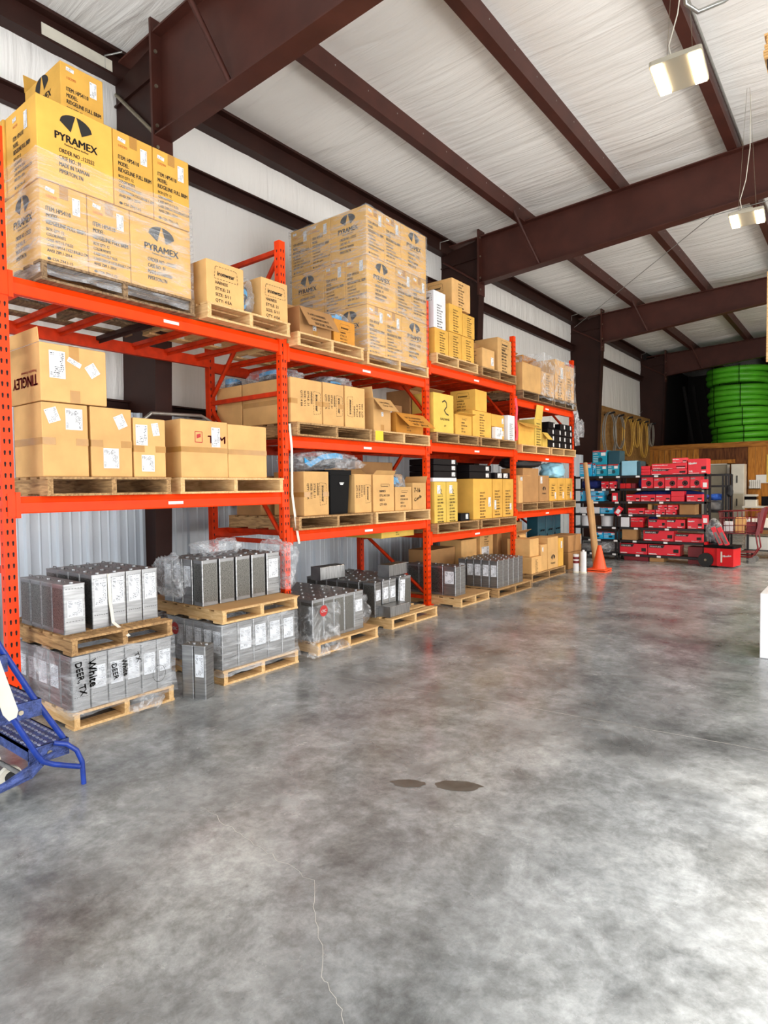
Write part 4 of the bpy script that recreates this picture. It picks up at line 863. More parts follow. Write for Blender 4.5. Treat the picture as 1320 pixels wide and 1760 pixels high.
    o = carton('open carton with marker writing beside the third post', X, 6.36, 6.66, b, b+.34, .36, 'c_tan', openbox=True, flaps=[('r', .1, 60), ('b', .12, 80)])
    m = MB(); txt(m, '7-16', -.11, .22, .08, .13); txt(m, 'Cords', -.1, .10, .06, .16, 20); put(m.mesh('handwriting', M['black']), o, 'f', 0, 0, .36, .3)
    o = crumple('bagged_harness', 'clear bag of harness with blue clip spilling from the small open carton', 'harness', (-4.72, 6.17, b+.2), (.32, .36, .28), 'bag', 14, 4); straps(o, (.32, .36, .28), 41)
    carton('large brown carton at the rear of the low level by the third post', X-.55, 5.9, 6.68, b, b+.62, .5, 'c_brown')
    o = carton('yellow printed carton lying flat behind the low beam of the second bay', -4.75, 6.0, 6.70, .92, 1.12, .6, 'c_yel', prints=[('pack', 'f', .0, 0, 0, .9)])
    # third bay, middle level
    b = 2.142+PH; X = -4.53
    pallet('pallet under the tall yellow emblem carton in the third bay', X+.06, 6.83, 7.95, 2.142, 1.1, 'pine2'); pallet('pallet under stacked small cartons in the third bay', X+.06, 8.0, 9.17, 2.142, 1.1, 'pine2')
    carton('tall yellow carton with curved letter emblem in the third bay', X, 6.86, 7.36, b, b+.53, .35, 'c_yel', prints=[('r', 'f', .02, .27, 0, 1.3)])
    carton('brown carton with raised lid behind the tall yellow carton', X-.37, 6.84, 7.5, b, b+.60, .4, 'c_brown', flaps=[('f', .15, 12)])
    carton('open carton with printed face beside the tall yellow carton', X, 7.40, 7.85, b, b+.29, .4, 'c_gold', openbox=True, flaps=[('f', .08, 15), ('r', .2, 10)], prints=[('pack', 'f', .02, -.02, 0, .9)])
    carton('carton with vertical list facing the aisle in the third bay', X, 7.88, 8.44, b, b+.385, .45, 'c_gold', prints=[('list', 'f', .12, .02, 0, .85), ('pack', 's', 0, .05)])
    carton('tipped carton resting on the vertical list carton', X-.02, 7.98, 8.36, b+.39, b+.70, .42, 'c_gold', 'box', None, 3, prints=[('iron', 's', .0, .0)])
    for k in range(2): carton('small brown carton %s beside the white packs' % ('below, ' if k == 0 else 'on top, '), X-.02, 8.48, 8.90, b+.195*k, b+.19+.195*k, .3, 'c_gold', 'box', 'two small brown cartons', labels=[('f', .15, .1, .06, .08)])
    carton('low white pack of labels in front of the small brown cartons', X+.06, 8.46, 8.68, b, b+.18, .07, 'c_white', 'pack', labels=[('f', 0, .09, .16, .12)])
    carton('tall white carton squeezed against the fourth post', X+.03, 8.93, 9.17, b, b+.40, .4, 'c_white', prints=[('list', 'f', 0, .03, 0, .6)])
    # third bay, lower level
    b = .935+PH
    pallet('pallet on the low beam under two yellow emblem cartons', X+.06, 6.83, 7.95, .935, 1.1, 'pine2'); pallet('pallet on the low beam under three golden list cartons', X+.06, 8.0, 9.17, .935, 1.1, 'pine2')
    for k in range(2): carton(('yellow emblem carton nearest the third post on the low level', 'yellow emblem carton second from the third post on the low level')[k], X, 6.86+.30*k, 7.15+.30*k, b, b+.555, .42, 'c_yel', prints=[('rlist', 'f', .0, .16, 0, 1.05)], labels=[('f', -.04, .45, .08, .11)])
    carton('small black carton in front beside the yellow emblem cartons', X+.02, 7.5, 7.74, b, b+.11, .2, 'blackbox', labels=[('f', .04, .06, .07, .07)])
    carton('flat white carton on top of the yellow emblem cartons', X-.02, 6.87, 7.46, b+.556, b+.61, .38, 'c_white')
    for k in range(3): carton('%s black flat carton above the yellow emblem cartons' % ('lowest', 'middle', 'topmost')[k], X-.02, 6.88, 7.46, b+.612+.085*k, b+.695+.085*k, .4, 'blackbox', 'box', 'black flat cartons above yellow cartons', labels=[('f', .2, .045, .09, .055)])
    carton('golden carton with plain near side on the third bay low level', X, 7.88, 8.45, b, b+.60, .5, 'c_gold', prints=[('list', 'f', .05, .18, 0, .9)], labels=[('f', .2, .25, .08, .14)])
    carton('golden carton with printed list second on the third bay low level', X, 8.47, 8.79, b, b+.60, .5, 'c_gold', prints=[('list', 'f', .0, .22, 0, .9)], labels=[('f', -.08, .2, .06, .14)])
    carton('golden carton against the fourth post on the third bay low level', X, 8.80, 9.17, b, b+.60, .5, 'c_gold', prints=[('list', 'f', .0, .22, 0, .9)], labels=[('f', .08, .16, .06, .1)])
    for k in range(2): carton('%s black flat carton on the golden cartons' % ('lower', 'upper')[k], X-.1, 7.95, 8.62, b+.602+.105*k, b+.704+.105*k, .4, 'blackbox', 'box', 'black flat cartons on golden cartons', labels=[('f', .2, .05, .1, .06)])
    carton('grey and black low carton on the golden cartons by the fourth post', X-.06, 8.66, 9.16, b+.602, b+.70, .38, 'blackbox', labels=[('f', -.1, .05, .14, .07), ('f', .1, .05, .14, .07)])
    # fourth bay, middle level
    b = 2.10+PH
    pallet('pallet at near end of the fourth bay middle level', X+.06, 9.36, 10.50, 2.10, 1.1, 'pine'); pallet('pallet under the stacked black boxes', X+.06, 10.55, 11.72, 2.10, 1.1, 'pine')
    carton('open golden carton with drooping lid in the fourth bay', X, 9.36, 9.96, b, b+.37, .42, 'c_gold', openbox=True, flaps=[('f', .16, -30)])
    carton('golden carton with black print and upright flap in the fourth bay', X, 9.98, 10.28, b, b+.47, .6, 'c_yel', flaps=[('f', .24, 82)], prints=[('list', 'f', .02, .12, 0, .9)])
    carton('small yellow carton with drooping lid before the black boxes', X, 10.30, 10.52, b, b+.26, .3, 'c_yel', openbox=True, flaps=[('f', .17, -50)])
    for r in range(4):
        for c in range(4):
            if r == 3 and c == 1: continue
            carton('black box with white label, %s column, %s layer of the black stack' % (ORD[c], ORD[r]), X+random.uniform(-.01, .01), 10.56+.285*c, 10.84+.285*c, b+.117*r, b+.115+.117*r, .36, 'blackbox', 'box', 'stacked black boxes with white labels', labels=[('f', .09 if c < 2 else .05, .06, .055, .07)])
    carton('single black box with white label at the rear of the black stack', X-.4, 10.4, 10.9, b, b+.34, .3, 'blackbox', labels=[('f', -.1, .24, .14, .12)])
    # fourth bay, lower level
    b = 1.14+PH
    pallet('pallet under the wide brown carton on the fourth bay low beam', X+.06, 9.36, 10.55, 1.14, 1.1, 'pine2'); pallet('pallet under three narrow cartons on the fourth bay low beam', X+.06, 10.58, 11.72, 1.14, 1.1, 'pine2')
    carton('wide plain brown carton at the fourth bay low level', X, 9.52, 10.14, b, b+.58, .4, 'c_brown')
    carton('thin tan carton beside the fourth post at the low level', X+.01, 9.34, 9.50, b, b+.46, .3, 'c_tan', flaps=[('f', .14, -5)], labels=[('f', .02, .4, .08, .06)])
    carton('brown carton with small fan emblem at the fourth bay low level', X, 10.16, 10.58, b, b+.46, .4, 'c_brown', flaps=[('b', .16, 85)], prints=[('fan', 'f', .0, .2, 0, 1)], labels=[('f', -.12, .38, .08, .12)])
    for k in range(3): carton('%s of three narrow golden cartons at the fourth bay low level' % ('nearest', 'middle', 'farthest')[k], X, 10.6+.37*k, 10.96+.37*k, b, b+.42, .4, 'c_gold', 'box', 'three narrow golden cartons', prints=[('pack', 'f', 0, .05, 0, .8)], labels=[('f', .08, .1, .06, .12)])
    crumple('blue_bag', 'pale blue plastic bag lying on the narrow golden cartons', 'bag', (-4.74, 11.22, b+.42), (.4, .62, .30), 'pale', 3, 4, .3)
    crumple('black_bag', 'dark bag of gear on top of the wide brown carton', 'bag', (-4.8, 10.0, b+.58), (.5, 1.1, .2), 'strap_k', 5, 4, .2)
    # floor under the third and fourth bays
    pallet('worn pallet on the floor under brown cartons of the fourth bay', -4.24, 9.22, 10.62, 0, 1.0, 'pine2')
    X = -4.27; b = PH
    carton('lower of two dented cartons beside the fourth post on the floor', X+.02, 9.24, 9.62, b, b+.27, .4, 'c_tan', prints=[('list', 'f', .05, -.03, 0, .5)]); carton('upper of two dented cartons beside the fourth post', X-.02, 9.26, 9.6, b+.272, b+.56, .4, 'c_tan')
    carton('half open carton behind the two dented cartons', X-.42, 9.5, 9.98, b, b+.62, .3, 'c_brown', flaps=[('f', .12, 30)])
    carton('narrow carton with folded lid on the floor of the fourth bay', X, 9.64, 9.90, b, b+.44, .34, 'c_tan', flaps=[('b', .16, 70)], labels=[('f', -.06, .36, .05, .07)])
    carton('carton with small fan emblem on the floor of the fourth bay', X, 9.92, 10.36, b, b+.54, .34, 'c_tan', prints=[('fan', 'f', 0, .16, 0, 1.2)]); carton('slim carton with labels beside the fan emblem carton on the floor', X, 10.37, 10.60, b, b+.5, .34, 'c_gold', labels=[('f', .02, .38, .06, .12)])
    for k in range(2): carton(('lower dark brown carton stacked at the end of the rack', 'upper dark brown carton stacked at the end of the rack')[k], -4.36, 11.05, 11.72, .315*k, .312+.315*k, .45, 'c_brown', 'box', 'two dark brown cartons', labels=[('f', .3, .2, .03, .16)] if k else ())
    carton('big brown strapped carton at the back of the fourth bay floor', -4.92, 9.35, 10.30, 0, .92, .6, 'c_brown', labels=[('f', .3, .5, .08, .14)])
    for k in range(3):
        o = carton('%s of three dark teal cases leaning at the back of the fourth bay' % ('nearest', 'middle', 'farthest')[k], -4.76, 10.62+.36*k, 10.96+.36*k, .0, 1.0, .22, 'teal_dk', 'case', 'three dark teal cases'); mb = MB(); mb.tube([(.002, -.06, .72), (.03, -.06, .74), (.03, .06, .74), (.002, .06, .72)], .009, 6); mb.box(.0, .006, -.13, -.10, .6, .66); mb.build('handle', M['blackp'], o)
    carton('brown carton on the floor at the rear of the third bay', -5.1, 7.6, 8.3, 0, .62, .4, 'c_brown'); carton('tan carton on the floor at the rear of the third bay', -5.0, 8.32, 8.8, 0, .72, .4, 'c_tan')
    carton('white and tan printed carton behind the farthest cans, upper', -4.95, 8.82, 9.26, .39, .78, .4, 'c_tan', prints=[('list', 'f', 0, .02, 0, .8)], labels=[('f', -.05, .1, .25, .16)]); carton('white and tan printed carton behind the farthest cans, lower', -4.95, 8.82, 9.26, 0, .385, .4, 'c_tan', prints=[('list', 'f', 0, .02, 0, .8)])
    # straps hung on posts
    mb = MB(); mb.ribbon([(-4.535, 4.285, 2.20), (-4.525, 4.30, 1.95), (-4.52, 4.29, 1.5), (-4.515, 4.33, 1.2), (-4.515, 4.37, 1.0)], .028, (0, 1, .15)); tag(mb.build('hanging_strap', M['webbing']), 'white webbing strap hanging down the second rack post', 'strap')
    mb = MB(); mb.ribbon([(-4.535, 9.27, 2.98), (-4.525, 9.30, 2.8), (-4.53, 9.28, 2.6), (-4.525, 9.31, 2.42), (-4.53, 9.29, 2.3)], .05, (.3, 1, .15)); tag(mb.build('flagging_ribbon', M['pink']), 'pink flagging ribbon hanging down the fourth rack post', 'ribbon')
goods_mid()

# ------------------------------------------------------------------ tool shelves at the end of the aisle
def disc(mb, cx, cy, r, n, mi): mb.add([(cx+r*math.cos(2*math.pi*k/n), cy+r*math.sin(2*math.pi*k/n), 0) for k in range(n)], [tuple(range(n))], mi)
def shelf_prints():
    m = MB(); txt(m, 'Milwaukee', -.45, .62, .2, .42, 6); txt(m, 'FUEL', -.44, .12, .16, .2); m.quad((-.46, .04, 0), (.1, .04, 0), (.1, .07, 0), (-.46, .07, 0)); m.quad((.22, .1, 0), (.44, .1, 0), (.44, .2, 0), (.22, .2, 0)); m.quad((.2, .3, .0), (.46, .3, 0), (.46, .5, 0), (.2, .48, 0), 1)
    PR['mil'] = m.mesh('printing', [M['white'], M['black']])
    m = MB(); txt(m, 'M18 FUEL', -.43, .72, .2, .36); m.quad((-.46, .68, 0), (-.02, .68, 0), (.04, .95, 0), (-.46, .95, 0), 1); txt(m, 'Milwaukee', .12, .1, .12, .25); m.quad((-.46, .05, 0), (-.2, .05, 0), (-.24, .14, 0), (-.46, .14, 0)); m.quad((.3, .28, 0), (.46, .28, 0), (.46, .62, 0), (.3, .6, 0), 1)
    PR['fuel'] = m.mesh('printing', [M['white'], M['black']])
    m = MB(); txt(m, 'Milwaukee', -.42, .74, .2, .4, 5); disc(m, .14, .42, .24, 16, 1); disc(m, .14, .42, .07, 10, 2); 
    for k in range(6):
        a = k*math.pi/3; m.quad((.14+.1*math.cos(a), .42+.1*math.sin(a), .0008), (.14+.18*math.cos(a+.2), .42+.18*math.sin(a+.2), .0008), (.14+.18*math.cos(a+.5), .42+.18*math.sin(a+.5), .0008), (.14+.1*math.cos(a+.4), .42+.1*math.sin(a+.4), .0008), 2)
    m.quad((-.42, .05, 0), (.0, .05, 0), (.0, .11, 0), (-.42, .11, 0))
    PR['blade'] = m.mesh('printing', [M['white'], M['black'], M['red_dk']])
    m = MB(); m.quad((-.48, .88, 0), (.48, .88, 0), (.48, 1, 0), (-.48, 1, 0), 1); txt(m, 'makita', -.42, .895, .09, .4, mi=0); txt(m, 'makita', -.44, .72, .14, .3, mi=0)
    for k in range(4): m.quad((-.44, .2+k*.12, 0), (-.12+.05*(k % 2), .2+k*.12, 0), (-.12+.05*(k % 2), .23+k*.12, 0), (-.44, .23+k*.12, 0), 0)
    m.quad((.1, .62, 0), (.42, .62, 0), (.42, .84, 0), (.1, .84, 0), 0); disc(m, .05, .35, .16, 12, 2)
    PR['mak'] = m.mesh('printing', [M['white'], M['red_ink'], M['teal_dk']])
shelf_prints()
SZ = {'top': 1.745, 'l2': 1.48, 'l3': 1.215, 'l4': .955, 'l5': .685, 'l6': .42, 'l7': .135, 'fl': 0.0}
SY = 13.1
def sbox(label, x0, x1, lv, h, m, pr=None, d=.34, dz=0, dy=0, group=None, name='cardboard_box', cat='box', rz=0):
    """box on a shelf facing the aisle (front toward -Y)"""
    w = x1-x0-.006
    o = obj(name, box_mesh(name, d, w, h-.002, M[m], .004), None, ((x0+x1)/2, SY+.03+dy, SZ[lv]+dz+.001), (0, 0, R(-90+rz))); tag(o, label, cat, group)
    if pr:
        q = put(PR[pr], o, 'f', 0, 0, d, w, 'printing', w, h)
    return o
def tool_shelves():
    def unit(label, x0, x1, levels, mid):
        t = thing('shelving_unit', label, 'shelf', ((x0+x1)/2, SY+.2, 0)); w = (x1-x0)/2
        for sx in (-w+.02, w-.02):
            for sy in (-.19, .23): mb = MB(); mb.box(sx-.02, sx+.02, sy-.015, sy+.015, 0, SZ['l2'] if (mid and sy < 0 and sx > 0) else 1.76); mb.build('upright', M['shelfm'], t)
        for lv in levels:
            z = SZ[lv]; mb = MB(); mb.box(-w, w, -.2, .24, z-.012, z-.002); mb.box(-w, w, -.205, -.19, z-.045, z-.002); mb.box(-w, w, .23, .245, z-.045, z-.002); sh = mb.build('shelf_board', M['shelfm'], t)
            rnd = random.Random(lv+label)
            for k in range(3 if mid else 2): mb = MB(); xx = -w+.15+k*(2*w/3)+rnd.uniform(0, .25); mb.box(xx, xx+.075, -.2095, -.206, z-.044, z-.008); mb.build('price_tag', M['white'], sh)
        return t
    unit('black steel shelving full of red tool boxes', -4.11, -2.45, ('top', 'l2', 'l3', 'l4', 'l5', 'l6', 'l7'), False)
    unit('black steel shelving full of teal tool boxes beside the cone', -5.05, -4.13, ('top', 'l2', 'l3', 'l4', 'l5', 'l6', 'l7'), True)
    g = 'red tool boxes on the black shelving'
    for k in range(3): sbox('slim red box, %s of three at the left end of the top shelf' % ('lowest', 'middle', 'uppermost')[k], -3.658, -3.48, 'top', .06, 'red', None, dz=.061*k, group='three slim red boxes')
    sbox('long red tool case box in the middle of the top shelf', -3.474, -2.80, 'top', .11, 'red', 'fuel', dy=.0)
    sbox('long red box with white script stacked on the tool case box', -3.46, -2.80, 'top', .11, 'red', 'mil', dz=.111); 
    sbox('small red box with white lettering lying tilted on the top shelf pile', -3.07, -2.80, 'top', .10, 'red', 'mil', dz=.224, d=.26, rz=6)
    sbox('big red box with tool pictures at the right end of the top shelf', -2.787, -2.45, 'top', .295, 'red', 'mil')
    for k, (a, b, h) in enumerate(((-3.653, -3.426, .222), (-3.418, -3.214, .205), (-3.208, -2.985, .222), (-2.979, -2.753, .222), (-2.747, -2.56, .222))): sbox('red saw box with round blade picture, %s from the left' % ORD[k], a, b, 'l2', h, 'red', 'blade', group='five red saw boxes')
    for k, (a, b) in enumerate(((-4.09, -3.966), (-3.96, -3.86), (-3.855, -3.77))): sbox('small open red parts bin, %s of three on second shelf' % ('left', 'middle', 'right')[k], a, b, 'l2', .105, 'red_gloss' if k < 2 else 'red_dk', None, .22, name='parts_bin', cat='bin', group='small red parts bins')
    for k, (a, b) in enumerate(((-3.952, -3.672), (-3.667, -3.382), (-3.376, -3.1), (-2.809, -2.524))): sbox('long red tool box %s on the third shelf' % ('at the left end', 'second from left', 'left of the stacked pair', 'at the right end')[k], a, b, 'l3', .14, 'red', 'mil', group=g)
    for k in range(2): sbox('darker red box, %s of the stacked pair on third shelf' % ('lower', 'upper')[k], -3.091, -2.848, 'l3', .101, 'red', None, dz=.102*k, group='stacked red pair')
    for k, (a, b, h, dz) in enumerate(((-3.915, -3.594, .124, 0), (-3.588, -3.387, .089, 0), (-3.379, -3.197, .097, 0), (-3.189, -2.999, .097, 0), (-3.337, -3.155, .098, .098), (-3.147, -2.965, .098, .098))): sbox('red box on the fourth shelf, %s' % ('largest at the left', 'flat one beside the largest', 'lower left of a group of four', 'lower right of a group of four', 'upper left of a group of four', 'upper right of a group of four')[k], a, b, 'l4', h, 'red', 'mil', dz=dz, group=g)
    sbox('brown open carton at the right of the fourth shelf', -2.951, -2.664, 'l4', .2, 'c_brown', None, dy=.06)
    sbox('narrow brown carton standing at the back of the fourth shelf', -3.56, -3.48, 'l4', .2, 'c_tan', None, .2, dy=.12); sbox('grey tool case on the fourth shelf behind the flat red box', -3.45, -3.36, 'l4', .17, 'grey_cloth', None, .2, dy=.14, name='tool_case', cat='case')
    sbox('red metal tool box, upper one at the left of fifth shelf', -3.86, -3.61, 'l5', .088, 'red', 'mil', dz=.115, group=g); sbox('red metal tool box, lower one at the left of fifth shelf', -3.862, -3.616, 'l5', .113, 'red_gloss', None, group=g)
    sbox('red box with black and white band, left of centre on fifth shelf', -3.519, -3.183, 'l5', .168, 'red', 'fuel', group=g); sbox('red box with black and white band, right of centre on fifth shelf', -3.178, -2.834, 'l5', .175, 'red', 'fuel', group=g)
    sbox('red box with tool pictures at the right end of the fifth shelf', -2.792, -2.518, 'l5', .205, 'red', 'mil', group=g)
    sbox('tall red box with white outlines in the middle of the sixth shelf', -3.611, -3.035, 'l6', .212, 'red', 'fuel', group=g); sbox('long red box with band at the right of the sixth shelf', -3.027, -2.518, 'l6', .163, 'red', 'fuel', group=g)
    sbox('grey brown carton at the left end of the sixth shelf', -4.035, -3.742, 'l6', .235, 'c_brown', None, group=None); sbox('white foam block at the left end of the fifth shelf', -4.06, -3.89, 'l5', .2, 'c_white', None, .3, name='foam_block', cat='foam')
    sbox('long red box with band at the left of the seventh shelf', -4.086, -3.533, 'l7', .213, 'red', 'fuel', group=g); sbox('long red box with band in the middle of the seventh shelf', -3.524, -2.918, 'l7', .216, 'red', 'fuel', group=g); sbox('dark red crate at the right end of the seventh shelf', -2.778, -2.513, 'l7', .2, 'red_dk', None, group=g)
    sbox('flat dark red case on the floor under the red shelving', -3.994, -3.505, 'fl', .085, 'red_dk', None, group=None); sbox('dark red crate on the floor at the right of the red shelving', -2.778, -2.513, 'fl', .085, 'red_dk', None); sbox('flat brown carton on the floor under the red shelving', -3.491, -3.211, 'fl', .08, 'c_brown', None)
    for k, (x0, x1, lv, lab) in enumerate(((-3.77, -3.66, 'l2', 'blue folded jacket between red bins and saw boxes'), (-3.95, -2.50, 'l3', 'row of blue tarpaulin rolls at the back of the third shelf'), (-3.6, -3.4, 'l5', 'blue cloth bundle at the back of the fifth shelf'))): crumple('cloth_bundle', lab, 'cloth', ((x0+x1)/2, SY+.31, SZ[lv]), (x1-x0, .24, .235), 'navy', 60+k, 4, .12)
    # teal unit
    for k, (a, b, lv, h, m, dz, lab) in enumerate(((-4.93, -4.66, 'top', .29, 'cyan', 0, 'teal tool box with drill picture at the left end of the top shelf'), (-4.65, -4.58, 'top', .27, 'cyan', 0, 'narrow teal box second from left on the top shelf'), (-4.575, -4.342, 'top', .24, 'teal', 0, 'teal box with white sticker under the saw box'), (-4.334, -4.1, 'top', .24, 'teal', 0, 'teal box with white sticker under the dark green case'), (-4.65, -4.345, 'top', .30, 'teal', .241, 'teal box with circular saw picture stacked highest'), (-4.32, -4.08, 'top', .28, 'teal_dk', .241, 'dark green see-through tool case beside the saw box'), (-4.045, -3.74, 'top', .30, 'pale', 0, 'big pale blue box with white panel on the top shelf'), (-3.733, -3.66, 'top', .29, 'teal_dk', 0, 'dark teal box edge beside the pale blue box'), (-4.92, -4.855, 'l3', .225, 'cyan', 0, 'narrow cyan box at the left end of third shelf'), (-4.692, -4.413, 'l3', .112, 'cyan', 0, 'cyan box, lower of a pair on the third shelf'), (-4.692, -4.413, 'l3', .112, 'cyan', .113, 'cyan box, upper of a pair on the third shelf'), (-4.916, -4.496, 'l4', .133, 'c_white', 0, 'long white box with red script on the fourth shelf'), (-4.491, -4.203, 'l4', .133, 'cyan', 0, 'long cyan box beside the white box on the fourth shelf'), (-4.678, -4.424, 'l6', .148, 'cyan', 0, 'cyan box at the left of the sixth shelf'), (-4.421, -4.14, 'l6', .148, 'cyan', 0, 'cyan box at the right of the sixth shelf'))):
        sbox(lab, a, b, lv, h, m, 'mak' if m in ('cyan', 'teal') else None, dz=dz, group='teal tool boxes on the black shelving')
    for k, (x, z, r) in enumerate(((-4.39, SZ['l2'], 0), (-4.22, SZ['l2'], 0))):
        o = sbox('red and clear blister pack, %s of two on second shelf' % ('left', 'right')[k], x-.075, x+.08, 'l2', .15, 'red', 'mil', .06, group='blister packs', name='blister_pack', cat='pack')
    for (x, z, r, lab) in ((-4.16, 1.30, 0, 'pink and white card pack hanging on the shelf post'), (-4.08, 1.02, 35, 'pink and black card pack hanging crooked on the post'), (-2.47, 1.55, 0, 'red clamshell pack hanging at the right shelf corner'), (-2.46, .87, 0, 'small red pack clipped to the right shelf post')):
        mb = MB(); mb.box(-.055, .055, -.012, .012, -.09, .09); o = tag(mb.build('hanging_pack', M['red'], None, (x, SY-.035, z), (0, R(r), 0)), lab, 'pack')
        mb = MB(); mb.box(-.035, .035, -.014, -.0125, -.06, .03); mb.build('window', M['white'], o)
    for k, (x0, x1, lv, h) in enumerate(((-4.95, -4.5, 'l2', .2), (-4.25, -4.14, 'l2', .2), (-4.4, -4.15, 'l3', .17))): crumple('cloth_bundle', ('dark blue cloth bundle at the left of the second shelf', 'dark blue cloth behind the blister packs', 'dark tool bag at the right of the third shelf')[k], 'cloth', ((x0+x1)/2, SY+.26, SZ[lv]), (x1-x0, .28, h), 'navy' if k < 2 else 'strap_k', 70+k, 4, .15)
    for (x, r, h, lab) in ((-4.39, .13, .27, 'white plastic bucket on the fifth shelf'), (-4.83, .12, .26, 'white bucket behind the leaning tubes on the fifth shelf')):
        t = thing('bucket', lab, 'bucket', (x, SY+.2, SZ['l5'])); mb = MB(); mb.cyl((0, 0, 0), (0, 0, h-.02), r*.9, r, 24); mb.build('body', M['c_white'], t); mb = MB(); mb.cyl((0, 0, h-.03), (0, 0, h-.005), r*1.04, None, 24); mb.build('lid', M['white'], t)
    crumple('plastic_sheet', 'grey clear plastic bundle on the lowest teal shelf', 'plastic', (-4.42, SY+.18, SZ['l7']), (.5, .36, .24), 'wrap2', 80, 4, .35); crumple('plastic_sheet', 'bagged grey fabric at the left of the lowest shelf', 'plastic', (-4.8, SY+.18, SZ['l7']), (.3, .34, .2), 'grey_cloth', 81, 4, .2)
tool_shelves()

def far_things():
    # cone, tubes and caulk tubes at the end of the rack
    t = thing('traffic_cone', 'two nested orange traffic cones on the floor before the teal shelving', 'cone', (-3.82, 11.15, 0))
    for k in range(2):
        mb = MB(); mb.rbox(-.17, .17, -.17, .17, .035*k, .035*k+.022, .02); mb.build('base', M['cone'], t)
    mb = MB(); mb.cyl((0, 0, .055), (0, 0, .47), .125, .03, 24); mb.build('cone_body', M['cone'], t)
    for k, (p0, p1, r, lab) in enumerate((((-3.93, 11.28, 0), (-4.30, 11.75, 1.98), .042, 'tall cardboard tube leaning across the end of the rack'), ((-3.98, 11.5, 0), (-4.32, 12.1, 1.25), .05, 'shorter cardboard tube leaning behind the tall tube'), ((-4.02, 11.62, 0), (-4.40, 12.2, 1.10), .04, 'third cardboard tube mostly hidden behind the other two'))):
        mb = MB(); mb.cyl(p0, p1, r, None, 16); tag(mb.build('cardboard_tube', M['ptube']), lab, 'tube')
    for k, (x, y, lab) in enumerate(((-4.11, 10.78, 'white spray can with red bands on the floor beside the cone'), (-3.985, 10.80, 'plain white can standing next to the red banded can'))):
        t = thing('spray_can', lab, 'can', (x, y, 0)); h = (.33, .38)[k]; mb = MB(); mb.cyl((0, 0, .025), (0, 0, h), .052, None, 20); mb.build('body', M['c_white'], t); mb = MB(); mb.cyl((0, 0, 0), (0, 0, .025), .06, None, 20); mb.build('base', M['ivory'], t)
        if k == 0:
            for z in (.17, .24): mb = MB(); mb.cyl((0, 0, z), (0, 0, z+.045), .0525, None, 20); mb.build('red_band', M['red_dk'], t)
        else: mb = MB(); mb.cyl((0, 0, h), (0, 0, h+.03), .02, None, 12); mb.build('cap', M['c_white'], t)
    # red rolling chest with goods on it
    t = thing('rolling_chest', 'red rolling tool chest with black lid at the right end of the shelving', 'tool chest', (-2.18, 13.0, 0), R(-8))
    mb = MB(); p = [(-.22, -.16), (.27, -.20), (.27, .22), (-.22, .22)]; mb.prism(p, .03, .36); mb.box(-.24, -.2, -.17, .2, .02, .46); mb.box(.0, .05, -.22, -.18, .03, .36); mb.build('body', M['red_gloss'], t)
    mb = MB(); mb.rbox(-.25, .29, -.21, .24, .36, .41, .03); mb.build('lid', M['blackp'], t)
    for y in (-.19, .22): mb = MB(); mb.cyl((-.2, y-.03, .13), (-.2, y+.03, .13), .13, None, 24); mb.cyl((-.2, y-.034, .13), (-.2, y+.034, .13), .022, None, 12, 1); mb.build('wheel', [M['rubber'], M['zinc']], t)
    mb = MB(); mb.box(.06, .085, -.208, -.2, .1, .3); mb.build('latch', M['ivory'], t); mb = MB(); txt(mb, 'Milwaukee', .1, .2, .05, .14, 8); o = mb.build('printing', M['white'], t); o.rotation_euler = (R(90), 0, 0); o.location = (0, -.206, 0)
    o = crumple('bagged_part', 'black part in a clear bag standing on the red chest', 'bag', (-2.30, 13.02, .41), (.26, .22, .50), 'bag', 90, 4, .2); mb = MB(); mb.cyl((0, 0, .02), (0, 0, .46), .10, .05, 12); mb.build('black_part', M['blackp'], o)
    for k in range(2):
        mb = MB(); mb.box(-.035, .035, -.03, .03, 0, .36); o = tag(mb.build('tool_package', M['red'], None, (-2.16+.10*k, 12.93, .41), (0, R(-24), 0)), ('red and grey blade package leaning on the bagged part', 'red and grey blade package nearest the shopping cart')[k], 'package', 'blade packages on the chest'); mb = MB(); mb.box(-.025, .025, -.032, -.0305, .03, .26); mb.build('window', M['grey_cloth'], o)
    # red shopping cart
    t = thing('shopping_cart', 'dark red shopping cart beside the rolling chest', 'cart', (-2.02, 14.0, 0))
    mb = MB()
    for z, g in ((1.0, 1), (.86, .96), (.72, .92), (.6, .88)): mb.tube([(-.34*g, -.24*g, z), (.34*g, -.24*g, z+.03), (.34*g, .24*g, z+.03), (-.34*g, .24*g, z)], .008, 6, closed=True)
    for k in range(9):
        x = -.32+.08*k
        for s in (-1, 1): mb.tube([(x, s*.24, 1.0), (x*.88, s*.21, .58)], .005, 4)
    for k in range(6):
        y = -.2+.08*k
        for s in (-1, 1): mb.tube([(s*.34, y, 1.0), (s*.3, y*.88, .58)], .005, 4)
    mb.box(-.29, .29, -.2, .2, .565, .58); mb.build('basket', M['maroon'], t)
    mb = MB(); mb.prism([(.3, .56), (.36, .56), (.46, 1.08), (.40, 1.08)], -.24, -.21, 0, Matrix(((1, 0, 0, 0), (0, 0, 1, 0), (0, 1, 0, 0), (0, 0, 0, 1)))); mb.prism([(.3, .56), (.36, .56), (.46, 1.08), (.40, 1.08)], .21, .24, 0, Matrix(((1, 0, 0, 0), (0, 0, 1, 0), (0, 1, 0, 0), (0, 0, 0, 1)))); mb.box(.33, .36, -.22, .22, .62, .98); mb.build('back_panel', M['maroon'], t)
    mb = MB(); mb.tube([(.45, -.26, 1.08), (.45, .26, 1.08)], .018, 8); mb.build('handle', M['maroon'], t)
    mb = MB()
